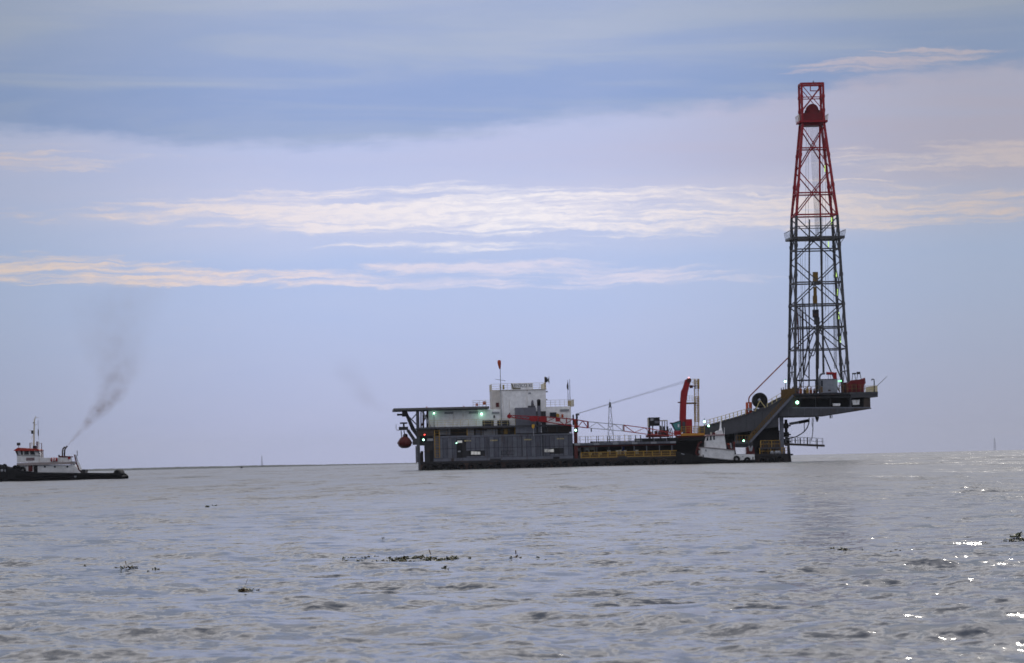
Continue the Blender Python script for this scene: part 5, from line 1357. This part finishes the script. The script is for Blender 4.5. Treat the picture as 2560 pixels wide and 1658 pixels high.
X, Z = t1('F', 300, 770, 3); sl = part(tug, 'searchlight', MB().cyl((X, 3, Z), (X, 3, Z + .45), .05), PALEGREY); part(sl, 'searchlight_head', MB().cyl((X - .22, 3, Z + .5), (X + .22, 3, Z + .5), .2, None, 10), DARK)
p, q = t1('F', 540, 800, 3.5), t1('F', 552, 320, 3.5); q2 = t1('F', 575, 258, 3.5)
ms = part(tug, 'mast', MB().tube([(p[0], 3.5, p[1]), (q[0], 3.5, q[1]), (q2[0], 3.5, q2[1])], [.14, .085, .04], 8), CREAM)
for x0, y0, x1, y1, w in ((475, 490, 545, 500, .06), (530, 370, 560, 360, .14), (560, 400, 590, 400, .06), (500, 625, 540, 560, .05), (575, 285, 630, 285, .04)):
    a, c = t1('F', x0, y0, 3.5), t1('F', x1, y1, 3.5); part(ms, 'mast_arm', MB().bar((a[0], 3.5, a[1]), (c[0], 3.5, c[1]), w), DARK if w > .1 else CREAM)
tbox(ms, 'radar', 'F', 500, 490, 530, 545, 3.3, 3.7, DARK); tbox(ms, 'signal_flag', 'F', 606, 475, 622, 575, 3.45, 3.55, mat('flag_dark', (.08, .06, .04), .8))
a = t1('F', 614, 475, 3.5); c = t1('F', 616, 640, 3.5); part(ms, 'halyard', MB().cyl((a[0], 3.5, c[1]), (a[0], 3.5, a[1] + 1.2), .02), LINE)
for x_, y0, y1, m in ((480, 690, 800, MAROON), (500, 680, 800, CREAM), (588, 665, 800, MAROON), (604, 665, 800, MAROON), (622, 660, 800, CREAM), (668, 690, 925, MAROON), (690, 800, 925, MAROON)):
    a, c = t1('F', x_, y1, 2.), t1('F', x_, y0, 2.); part(tug, 'roof_post', MB().bar((a[0], 2., a[1]), (c[0], 2., c[1]), .09), m)
a, c = t1('F', 480, 700, 2.), t1('F', 668, 695, 2.); part(tug, 'roof_rail', MB().bar((a[0], 2., a[1]), (c[0], 2., c[1]), .05), CREAM)
tbox(tug, 'roof_box', 'F', 525, 735, 580, 795, 3, 4, DARK)
tbox(tug, 'name_plate', 'F', 420, 928, 552, 972, 1.5, 1.57, mat('tug_name_plate', (.14, .09, .10), .6))
np_ = [o for o in tug.children if o.name.startswith('name_plate')][-1]
for k in range(5): tbox(np_, 'plate_mark', 'F', 432 + 23 * k, 938, 446 + 23 * k, 962, 1.47, 1.51, mat('plate_mark_grey', (.24, .18, .19), .6))
# striped life raft canister, funnel casing, twin exhausts
X0, Z = t1('F', 818, 962, 1.35); X1, _ = t1('F', 922, 962, 1.35)
raft = thing(TF, 'life_raft', ((X0 + X1) / 2, 1.35, t1('F', 870, 1003, 1.35)[1]), 'red and white striped life raft canister on the black tugboat deckhouse side', 'life raft')
RR = .30
part(raft, 'canister', MB().tube([(X0, 1.25, Z), (X0 + .08, 1.25, Z), (X1 - .08, 1.25, Z), (X1, 1.25, Z)], [RR * .75, RR, RR, RR * .75], 14), RED, True)
for k in range(3): part(raft, 'white_strap', MB().cyl((X0 + .2 + .2 * k, 1.25, Z), (X0 + .27 + .2 * k, 1.25, Z), RR + .02, None, 14), WHITE)
for xx in (X0 + .15, X1 - .15): part(raft, 'cradle', MB().box(xx - .05, xx + .05, 1.05, 1.58, Z - RR - .02, Z - RR * .5), PALEGREY)
tpoly(tug, 'funnel_casing', 'F', [(935, 1010), (935, 915), (1100, 912), (1128, 1010)], 2., 5., TWHITE)
tpoly(tug, 'casing_top', 'F', [(930, 917), (960, 898), (1128, 905), (1130, 922)], 1.9, 5.1, MAROON)
tbox(tug, 'red_bell', 'F', 1092, 918, 1122, 950, 1.8, 2.2, RED)
tbox(tug, 'fire_monitor', 'F', 935, 880, 955, 915, 2.4, 2.7, DARK)
for pts in ([(1003, 905), (1002, 830), (1012, 785), (1042, 752)], [(1035, 905), (1036, 820), (1048, 780), (1080, 738)]):
    P = [(t1('F', x, y, 3.2)[0], 3.2, t1('F', x, y, 3.2)[1]) for x, y in pts]; part(tug, 'exhaust_pipe', MB().tube(P, .10, 10), BROWN, True)
# towing arch and gear aft
for (p0, p1, m, w) in (((1195, 878), (1225, 1010), MAROON, .16), ((1225, 1010), (1280, 1150), MAROON, .18), ((1218, 880), (1245, 985), PALEGREY, .12), ((1245, 985), (1308, 1125), WHITE, .22), ((1238, 812), (1242, 900), PALEGREY, .10)):
    for dd in (1.6, 5.2):
        a, c = t1('F', *p0, dd), t1('F', *p1, dd); part(tug, 'tow_arch', MB().bar((a[0], dd, a[1]), (c[0], dd, c[1]), w), m)
tbox(tug, 'deck_locker', 'F', 1130, 988, 1172, 1040, 1.7, 2.4, BROWN); tbox(tug, 'deck_locker', 'F', 1172, 985, 1195, 1045, 1.7, 2.4, PALEGREY)
for x_ in (720, 880, 1082):
    X, Z = t1('F', x_, 1072, 1.15); part(tug, 'porthole', MB().cyl((X, 1.08, Z), (X, 1.17, Z), .13, None, 12), GLASS)
tbox(tug, 'door', 'F', 455, 1048, 522, 1145, 1.08, 1.16, MAROON); tbox(tug, 'door', 'F', 540, 1046, 602, 1168, 1.08, 1.16, BLACK)
tbox(tug, 'vent_box', 'F', 400, 1040, 428, 1070, 1.08, 1.16, PALEGREY)

# ------------------------------------------------------------------ white tug lying alongside the barge
T2 = thing(BF, 'white_tugboat', (bx('G', 950, 1045, -7), -4.5, 0), 'white tugboat with black hull lying alongside the stern of the barge', 'tugboat')
def gpoly(parent, name, pts, d0, d1, m, crop='G'): return part(parent, name, MB().prism([b(crop, x, y, d0) for x, y in pts], d0, d1), m)
st2 = [(1582, 1000), (1540, 985), (1300, 1000), (1000, 985), (700, 950), (520, 905), (380, 868), (290, 850)]
rings = []; CY2 = -4.5
for k, (x_, y_) in enumerate(st2):
    X, Z = b('G', x_, y_, -7.5); s = k / 7
    hbm = 3.0 * (1 if s < .6 else max(.08, 1 - ((s - .6) / .4) ** 2)); Z = max(Z, .45)
    rings.append([(X, CY2 - hbm * .6, -1.2), (X, CY2 - hbm, .25), (X, CY2 - hbm, Z), (X, CY2 + hbm, Z), (X, CY2 + hbm, .25), (X, CY2 + hbm * .6, -1.2)])
part(T2, 'hull', MB().loft(rings), TBLACK)
T2W = mat('white_tug_paint', (.72, .72, .71), .5, spots=.35, spot_col=(.45, .40, .36), streak=True)
dn = CY2 - 2.6
wl = gpoly(T2, 'deckhouse', [(688, 778), (1235, 830), (1228, 900), (1228, 1000), (705, 945), (688, 930)], dn, CY2 + 2.4, T2W)
for i in range(5):
    xa, xb_ = 700 + 104 * i, 700 + 104 * (i + 1); f_ = lambda x: 790 + (x - 688) * .092; g_ = lambda x: 938 + (x - 700) * .1
    gpoly(wl, 'wall_panel', [(xa + 3, f_(xa)), (xb_ - 3, f_(xb_)), (xb_ - 3, g_(xb_)), (xa + 3, g_(xa))], dn - .05, dn + .01, T2W)
gpoly(T2, 'boat_deck', [(684, 776), (1238, 828), (1238, 838), (684, 786)], dn - .15, CY2 + 2.5, mat('tug_deck_edge', (.30, .26, .25), .6))
gpoly(T2, 'after_bulwark', [(1230, 902), (1562, 898), (1565, 985), (1560, 1000), (1230, 1003)], dn - .1, dn + .1, T2W)
gpoly(T2, 'after_bulwark', [(1545, 902), (1562, 898), (1565, 1000), (1545, 1000)], dn, CY2 + 2.2, T2W)
w2 = gpoly(T2, 'wheelhouse', [(768, 690), (800, 592), (1064, 582), (1100, 812), (768, 782)], dn + .6, CY2 + 1.8, T2W)
for i in range(3): gpoly(w2, 'wall_panel', [(775 + 100 * i, 690), (870 + 100 * i, 690), (872 + 100 * i, 785 + 9 * i), (777 + 100 * i, 776 + 9 * i)], dn + .56, dn + .61, T2W)
gpoly(w2, 'wheelhouse_roof', [(760, 588), (790, 574), (1070, 566), (1076, 584), (770, 596)], dn + .4, CY2 + 2.0, mat('roof_grey_red', (.34, .22, .22), .6))
for pts in ([(772, 640), (795, 596), (800, 596), (795, 668), (770, 680)], [(828, 596), (854, 596), (852, 665), (824, 665)], [(880, 594), (908, 594), (906, 658), (882, 658)]):
    gpoly(T2, 'window', pts, dn + .52, dn + .61, GLASS)
P = [(b('G', x, y, CY2)[0], CY2, b('G', x, y, CY2)[1]) for x, y in ((1002, 575), (1002, 520), (1000, 470), (1003, 380), (1010, 262))]
m2 = part(T2, 'mast', MB().tube(P, [.42, .34, .16, .10, .04], 8), WHITE)
a, c = b('G', 985, 480, CY2), b('G', 1028, 470, CY2); part(m2, 'mast_arm', MB().bar((a[0], CY2, a[1]), (c[0], CY2, c[1]), .1), WHITE)
gpoly(T2, 'roof_housing', [(920, 575), (930, 525), (975, 505), (1030, 500), (1048, 570)], dn + 1.2, CY2 + 1, T2W)
gpoly(T2, 'red_cowl', [(872, 575), (876, 540), (910, 535), (914, 575)], dn + 1, dn + 1.6, MAROON); gpoly(T2, 'roof_lamp', [(835, 575), (838, 535), (852, 535), (855, 575)], dn + 1, dn + 1.3, CREAM)
a, c = b('G', 1062, 575, dn + 1), b('G', 1064, 455, dn + 1); part(T2, 'aerial', MB().cyl((a[0], dn + 1, a[1]), (c[0], dn + 1, c[1]), .05, .03), WHITE)
for p0, p1, w, m in (((1100, 715), (1150, 800), .22, MAROON), ((1150, 800), (1210, 825), .18, MAROON), ((1120, 720), (1170, 745), .14, ORANGE), ((1215, 690), (1228, 825), .26, MAROON), ((1205, 700), (1240, 715), .2, ORANGE), ((1165, 710), (1180, 800), .2, PALEGREY)):
    a, c = b('G', *p0, dn + 1), b('G', *p1, dn + 1); part(T2, 'davit', MB().bar((a[0], dn + 1, a[1]), (c[0], dn + 1, c[1]), w), m)
# sloping white cover over the engine hatch, tipped to the sky
qa = [b('G', x, y, dn + .3) for x, y in ((1262, 900), (1415, 900))]; qb = [b('G', x, y, dn + 2.2) for x, y in ((1240, 792), (1432, 792))]
part(T2, 'hatch_cover', MB().quadbox([(qa[0][0], dn + .3, qa[0][1]), (qa[1][0], dn + .3, qa[1][1]), (qb[1][0], dn + 2.2, qb[1][1]), (qb[0][0], dn + 2.2, qb[0][1]),
      (qa[0][0], dn + .25, qa[0][1] + .06), (qa[1][0], dn + .25, qa[1][1] + .06), (qb[1][0], dn + 2.15, qb[1][1] + .06), (qb[0][0], dn + 2.15, qb[0][1] + .06)]), mat('clean_white', (.88, .88, .90), .4))
part(T2, 'hatch_coaming', MB().box(qa[0][0], qa[1][0], dn + .5, dn + 2.3, .5, qa[0][1] + .1), T2W)
rw = gpoly(T2, 'towing_winch', [(1432, 900), (1430, 790), (1465, 770), (1550, 780), (1572, 895)], dn + .3, dn + 1.6, MAROON)
gpoly(T2, 'winch_guard', [(1480, 845), (1462, 760), (1478, 758), (1500, 800), (1520, 756), (1536, 758), (1522, 845)], dn + .1, dn + .28, PALEGREY)
for x_, y_ in ((1265, 975), (1442, 998)):
    X, Z = b('G', x_, y_, dn - .3)
    solo(BF, 'tug_tyre', (X, dn - .45, Z), MB().ring((X, dn - .45, Z), (0, 1, 0), .36, .17, 20, 8), RUBBER, 'black tyre hung on the white side of the tugboat by the barge', 'tyre', 'tyres on the white tugboat', True)
gpoly(T2, 'scupper', [(1360, 925), (1378, 925), (1378, 945), (1360, 945)], dn - .14, dn - .1, PALEGREY)
gpoly(T2, 'side_port', [(750, 820), (764, 820), (768, 850), (752, 850)], dn - .08, dn - .04, DARK)
gpoly(T2, 'dark_hawse', [(705, 905), (722, 905), (724, 945), (706, 945)], dn - .08, dn - .04, DARK); gpoly(T2, 'dark_hawse', [(1528, 940), (1545, 940), (1546, 990), (1528, 990)], dn - .15, dn - .1, DARK)
gpoly(T2, 'bow_rail', [(350, 880), (520, 925), (515, 940), (350, 892)], CY2 - 2.0, CY2 - 1.8, PALEGREY)
for p0, p1 in (((590, 890), (640, 720)), ((640, 720), (690, 690)), ((610, 800), (680, 830)), ((600, 900), (655, 900))):
    a, c = b('G', *p0, CY2), b('G', *p1, CY2); part(T2, 'deck_crane', MB().bar((a[0], CY2, a[1]), (c[0], CY2, c[1]), .26), MAROON)

# ------------------------------------------------------------------ far things: shore, well towers
def far_frame(X, dist): return Frame(X, 1147.5 - .0229 * (X - 1280), dist, 0.0)
def pylon(X, dist, ytop, wpx, hpx_platform, label, thick, seed):
    fr = far_frame(X, dist); k = F / dist
    ztop = (1147.5 - .0229 * (X - 1280) - ytop) / k + EYE - fr.o.z
    o = thing(fr, 'well_tower', (0, 0, 0), label, 'tower', None)
    w = wpx / k / 2; tw_ = w * .28
    HZ = mat('weathered_tower_steel', (.07, .075, .085), .7)
    C4 = [(-1, -1), (1, -1), (1, 1), (-1, 1)]
    zt = ztop * .86
    pt = lambda i, t: Vector((C4[i % 4][0] * (w + (tw_ - w) * t), C4[i % 4][1] * (w + (tw_ - w) * t), zt * t))
    for i in range(4): part(o, 'leg', MB().bar(pt(i, 0), pt(i, 1), thick), HZ)
    nlev = 6
    for j in range(nlev):
        t0, t1_ = j / nlev, (j + 1) / nlev
        for i in range(4):
            part(o, 'brace', MB().bar(pt(i, t0), pt(i + 1, t1_), thick * .6).bar(pt(i + 1, t0), pt(i, t1_), thick * .6), HZ)
            part(o, 'girt', MB().bar(pt(i, t1_), pt(i + 1, t1_), thick * .6), HZ)
    if hpx_platform:
        part(o, 'platform', MB().box(-w * .42, w * .42, -w * .42, w * .42, zt, zt + thick * 2), HZ)
        part(o, 'top_house', MB().cyl((0, 0, zt), (0, 0, ztop * .95), w * .34, w * .22, 8), HZ)
        part(o, 'low_platform', MB().box(-w * .95, w * .95, -w * .9, w * .9, zt * .38, zt * .38 + thick), HZ)
    part(o, 'pole', MB().cyl((0, 0, zt), (0, 0, ztop), thick * .8, thick * .3), HZ)
    return o
pylon(1528, 2700, 998, 20, True, 'hazy lattice tower standing in the lake behind the pipe deck of the barge', .25, 1)
pylon(655, 4100, 1137, 5, False, 'thin faint tower rising from the water beyond the low dark shore', .13, 2)
pylon(2487, 4000, 1091, 5, False, 'faint lattice tower on the bare horizon beyond the drill floor', .08, 3)

def far_shore():
    d0 = 9000.0; v = []; f = []
    rs = np.random.default_rng(5); n = 700
    Xa, Xb = -1500.0, 1240.0
    hh = 3.6 + np.cumsum(rs.normal(0, .12, n)); hh = 6.6 + (hh - np.convolve(hh, np.ones(80) / 80, 'same')) * .8 + rs.normal(0, .25, n)
    rows = [(0, -4.), (0, 0.), (40, .8), (90, 1.0), (160, .6), (200, -4.)]
    for i in range(n):
        X = Xa + (Xb - Xa) * i / (n - 1)
        px = (X - 1280) / F * d0
        fade = min(1, (n - 1 - i) / 160.0)
        for dy, hk in rows:
            dd = d0 + dy; drop = dd * dd / (2 * EARTH)
            v.append((px * dd / d0, dd, -drop + (hk * max(.6, hh[i]) * (.35 + .65 * fade) if hk > 0 else hk)))
    m_ = len(rows)
    for i in range(n - 1):
        for k in range(m_ - 1): f.append((i * m_ + k, i * m_ + k + 1, (i + 1) * m_ + k + 1, (i + 1) * m_ + k))
    me = bpy.data.meshes.new('far_shore'); me.from_pydata(v, [], f); me.update()
    me.materials.append(mat('mangrove_shore', (.035, .045, .030), .9, scale=.05))
    o = bpy.data.objects.new('far_shore', me); COL.objects.link(o); tag(o, 'thin dark line of low wooded shore on the horizon', None, None, 'structure')
far_shore()
# small marker buoy on the horizon line
mf = far_frame(604, 2400)
mb = MB().tube([(0, 0, -.4), (0, 0, .3), (0, 0, .7), (0, 0, 1.3)], [.8, .9, .45, .15], 10)
solo(mf, 'channel_buoy', (0, 0, 0), mb, DARK, 'tiny dark buoy on the horizon beyond the black tugboat stern', 'buoy', None, True)

# ------------------------------------------------------------------ water hyacinth drifting in the foreground
LEAF = [mat('hyacinth_leaf_%d' % i, c, .45, scale=9.) for i, c in enumerate(((.075, .085, .03), (.12, .105, .04), (.15, .10, .045)))]
FLOW = mat('dry_bulb', (.22, .17, .09), .6, scale=9.)
def leaf(mb, base, dirx, diry, L, w, up, fold=.25):
    """an upright pointed blade with a midrib fold, on a thin stalk"""
    B0 = Vector(base); side = Vector((-diry, dirx, 0)); out = Vector((dirx, diry, 0))
    pts = []
    for t, ww in ((.0, .10), (.35, .18), (.55, .9), (.75, 1.0), (.92, .55), (1.0, .05)):
        c = B0 + Vector((0, 0, 1)) * (L * t * up) + out * (L * (t ** 1.7) * (1.15 - up))
        pts.append((c - side * w * ww, c + out * (w * fold * ww), c + side * w * ww))
    b0 = len(mb.v)
    for p in pts: mb.v += list(p)
    for i in range(len(pts) - 1):
        a = b0 + 3 * i; mb.f += [(a, a + 1, a + 4, a + 3), (a + 1, a + 2, a + 5, a + 4)]
def plant_mesh(seed, n, size, tall=0):
    rs = random.Random(seed); mb = MB()
    for i in range(n):
        t = rs.uniform(0, 6.283); r = rs.uniform(0, size * .35)
        leaf(mb, (r * math.cos(t), r * math.sin(t), -.01), math.cos(t), math.sin(t), size * rs.uniform(.45, 1.0), size * rs.uniform(.10, .20), rs.uniform(.2, .7))
    for i in range(tall):
        t = rs.uniform(0, 6.283); leaf(mb, (0, 0, -.01), math.cos(t), math.sin(t), size * rs.uniform(1.6, 2.3), size * .12, .93)
    for i in range(n):
        t = rs.uniform(0, 6.283); r = rs.uniform(.1, .5) * size
        mb.ball((r * math.cos(t), r * math.sin(t), size * .06), size * .13, 6, sz=.8)
    return mb
PM = []
for i in range(8):
    mb = plant_mesh(100 + i, 5 + i % 4 * 2, 1.0, tall=1 if i in (2, 5) else 0)
    me = mb.mesh('water_hyacinth', (0, 0, 0), LEAF[i % 3]); PM.append(me)
def water_point(X, Y):
    """place on the lake surface seen at a full size pixel"""
    d = ray(X, Y); t = EYE / max(1e-6, -d.z)
    p = EYEP + d * t
    z = float(wave_z(np.array([p.x]), np.array([p.y]), np.array([math.hypot(p.x, p.y) * .0034]))[0]) - (p.x ** 2 + p.y ** 2) / (2 * EARTH)
    for _ in range(4):
        t = (EYE - z) / max(1e-6, -d.z); p = EYEP + d * t
        z = float(wave_z(np.array([p.x]), np.array([p.y]), np.array([math.hypot(p.x, p.y) * .0034]))[0]) - (p.x ** 2 + p.y ** 2) / (2 * EARTH)
    return Vector((p.x, p.y, z))
rs = random.Random(21)
def plant(X, Y, hpx, label, group, k=None):
    p = water_point(X, Y); s = hpx * p.y / F * 1.0; p.z += s * .04
    o = bpy.data.objects.new('water_hyacinth', PM[rs.choice((0, 1, 3, 4, 6, 7)) if k is None else k]); COL.objects.link(o)
    o.location = p; o.rotation_euler = (0, 0, rs.uniform(0, 6.28)); w_ = s * rs.uniform(.9, 1.4); o.scale = (w_, w_, s)
    return tag(o, label, 'water plant', group)
row_l = 'small water hyacinth in the dense end of the long drifting row below the barge'
row_s = 'tiny water hyacinth in the sparse thinning end of the long drifting row below the barge'
x = 846
while x < 1146:
    dens = .35 if x < 940 else 1.0
    if rs.random() < dens + .2:
        plant(x, 1402 - (x - 846) * .012 + rs.uniform(-2.5, 2.5), rs.uniform(6, 13) * (1.15 if x > 980 else .8), row_l if x > 960 else row_s, 'water hyacinths in the long row' if x > 960 else 'sparse end of the long row')
    x += rs.uniform(1.5, 4.2)
plant(1078, 1398, 13, 'tall leaved water hyacinth standing up from the long drifting row', None, 2); plant(1066, 1399, 17, row_l, 'water hyacinths in the long row', 4)
plant(1112, 1420, 9, 'low flat water hyacinth clump just below the long drifting row', None, 3); 
for X, Y, h_ in ((1113, 1421, 8), (1106, 1421, 7), (1120, 1420, 7)): plant(X, Y, h_, 'low flat bit of water hyacinth just below the long drifting row', 'bits below the long row')
for X, Y, h_ in ((690, 1413, 6), (705, 1412, 5), (728, 1411, 7), (745, 1411, 8), (1174, 1396, 8)): plant(X, Y, h_, 'stray bit of water hyacinth trailing off the end of the long row', 'strays of the long row')
plant(1290, 1394, 11, 'water hyacinth with one tall stalk in open water beyond the long row', None, 5)
for X, Y, h_ in ((1278, 1396, 8), (1300, 1395, 7), (1345, 1398, 7), (1364, 1397, 6)): plant(X, Y, h_, 'small floating bits beside the water hyacinth with one tall stalk', 'bits beside the tall stalk')
plant(611, 1474, 17, 'dark bushy water hyacinth floating alone in the open foreground', None, 2); 
for X, Y, h_ in ((603, 1474, 19), (618, 1473, 18), (627, 1473, 12), (643, 1484, 10), (615, 1488, 6)): plant(X, Y, h_, 'small leafy bit floating beside the dark bushy water hyacinth', 'bits beside the bushy plant')
plant(316, 1420, 11, 'spiky water hyacinth leading a short row below the black tugboat', None, 5)
for X, Y, h_ in ((290, 1422, 7), (304, 1421, 11), (326, 1421, 12), (340, 1423, 9), (352, 1423, 6), (370, 1426, 7), (388, 1425, 11), (395, 1425, 8), (212, 1417, 6)): plant(X, Y, h_, 'small water hyacinth in the short row below the black tugboat', 'short row below the tugboat')
for X, Y, h_ in ((2512, 1352, 10), (2524, 1350, 13), (2532, 1349, 15), (2540, 1347, 24), (2546, 1349, 18), (2553, 1349, 18), (2560, 1350, 20), (2570, 1350, 18), (2582, 1350, 16)): plant(X, Y, h_, 'dark water hyacinth in the dense brown clump on the sunlit side of the lake', 'dense clump of hyacinth')
for X, Y, h_ in ((2080, 1374, 14), (2100, 1383, 10), (2108, 1382, 13), (2114, 1381, 14), (2120, 1382, 9), (2155, 1381, 6), (2172, 1384, 5), (2228, 1378, 7), (2240, 1377, 7), (2250, 1378, 5), (2465, 1360, 7)): plant(X, Y, h_, 'small water hyacinth scattered on the water below the hanging walkway', 'scattered hyacinth at the stern side')
for X, Y, h_ in ((14, 1437, 9), (957, 1346, 7), (518, 1268, 12), (537, 1264, 10), (566, 1344, 6), (574, 1344, 6)): plant(X, Y, h_, 'lone bit of weed on open water away from the hyacinth rows', 'lone bits of weed')

# ------------------------------------------------------------------ smoke
def smoke(fr, name, path, label, dens, colr, noise_scale, y0):
    """path: (x, z, radius, weight) in the frame; a tube of volume whose core follows the path by height"""
    zs = [p[1] for p in path]
    rings = []; n = 12
    for x_, z_, r_, _ in path:
        rings.append([(x_ + r_ * 1.05 * math.cos(6.2832 * i / n), y0 + r_ * 1.05 * math.sin(6.2832 * i / n), z_) for i in range(n)])
    me = MB().loft(rings).mesh(name, (0, 0, 0), None)
    o = bpy.data.objects.new(name, me); COL.objects.link(o); o.location = fr.o; o.rotation_euler = (0, 0, fr.th)
    tag(o, label, None, None, 'stuff')
    m = bpy.data.materials.new(name); m.use_nodes = True; nt = m.node_tree; nt.nodes.clear(); t = NT(nt)
    tc = t.node('ShaderNodeTexCoord'); sp = t.node('ShaderNodeSeparateXYZ'); nt.links.new(tc.outputs['Object'], sp.inputs[0])
    x, y, z = sp.outputs
    z0, z1 = min(zs), max(zs); xs = [p[0] for p in path]
    cxn = t.curve(z, [(p[1], p[0]) for p in path], z0, z1, min(xs) - 1, max(xs) + 1)
    rn = t.curve(z, [(p[1], p[2]) for p in path], z0, z1, 0, max(p[2] for p in path) + .5)
    wn = t.curve(z, [(p[1], p[3]) for p in path], z0, z1, 0, 1.0)
    warp = t.sub(t.noise(tc.outputs['Object'], noise_scale * .6, 3, .5), .5)
    dx = t.add(t.sub(x, cxn), t.mul(t.mul(warp, rn), .9)); dy = t.sub(y, y0)
    q = t.div(t.m('SQRT', t.add(t.mul(dx, dx), t.mul(dy, dy))), rn)
    fall = t.m('SUBTRACT', 1.0, q, clamp=True)
    nz = t.step(.36, .66, t.noise(tc.outputs['Object'], noise_scale, 5, .6))
    dn_ = t.mul(t.mul(fall, t.m('MULTIPLY_ADD', nz, .85, .15)), t.mul(wn, dens))
    pv = t.node('ShaderNodeVolumePrincipled'); pv.inputs['Color'].default_value = (*colr, 1); nt.links.new(dn_, pv.inputs['Density'])
    pv.inputs['Anisotropy'].default_value = .2
    out = t.node('ShaderNodeOutputMaterial'); nt.links.new(pv.outputs[0], out.inputs['Volume'])
    me.materials.append(m)
    return o
def spath(fr, pts, y0):
    out = []
    for X, Y, rpx, w in pts:
        x, z = fr.at(X, Y, y0); out.append((x, z, rpx * (fr.o.y + y0) / F, w))
    return out
smoke(TF, 'funnel_smoke', spath(TF, [(168, 1115, 4, 1.), (188, 1094, 9, .95), (220, 1060, 21, .70), (254, 1022, 38, .46), (282, 980, 50, .28), (292, 935, 70, .12), (288, 875, 98, .06), (285, 815, 125, .036), (305, 750, 150, .025), (345, 690, 165, .0)], 3.2),
      'thin brown grey smoke drifting up from the black tugboat funnel', .95, (.40, .28, .19), .62, 3.2)
smoke(BF, 'generator_smoke', spath(BF, [(1010, 1042, 8, .5), (975, 1034, 22, .9), (940, 1018, 36, 1.), (905, 985, 44, .6), (872, 930, 52, .4), (850, 880, 50, 0.)], 12.),
      'faint brown haze of smoke drifting off the helideck end of the barge', .075, (.28, .21, .17), .35, 12.)

# ------------------------------------------------------------------ haze over the lake
hz = MB().box(-12600, 12600, -12600, 12600, -14.5, 75).mesh('haze', (0, 0, 0), None)
ho = bpy.data.objects.new('haze', hz); COL.objects.link(ho); tag(ho, 'thin pale haze in the air over the lake', None, None, 'stuff')
hm_ = bpy.data.materials.new('haze'); hm_.use_nodes = True; hm_.node_tree.nodes.clear()
pv = hm_.node_tree.nodes.new('ShaderNodeVolumePrincipled'); pv.inputs['Density'].default_value = .000028; pv.inputs['Color'].default_value = (.90, .94, 1., 1)
pv.inputs['Anisotropy'].default_value = .3
ou = hm_.node_tree.nodes.new('ShaderNodeOutputMaterial'); hm_.node_tree.links.new(pv.outputs[0], ou.inputs['Volume'])
hz.materials.append(hm_)
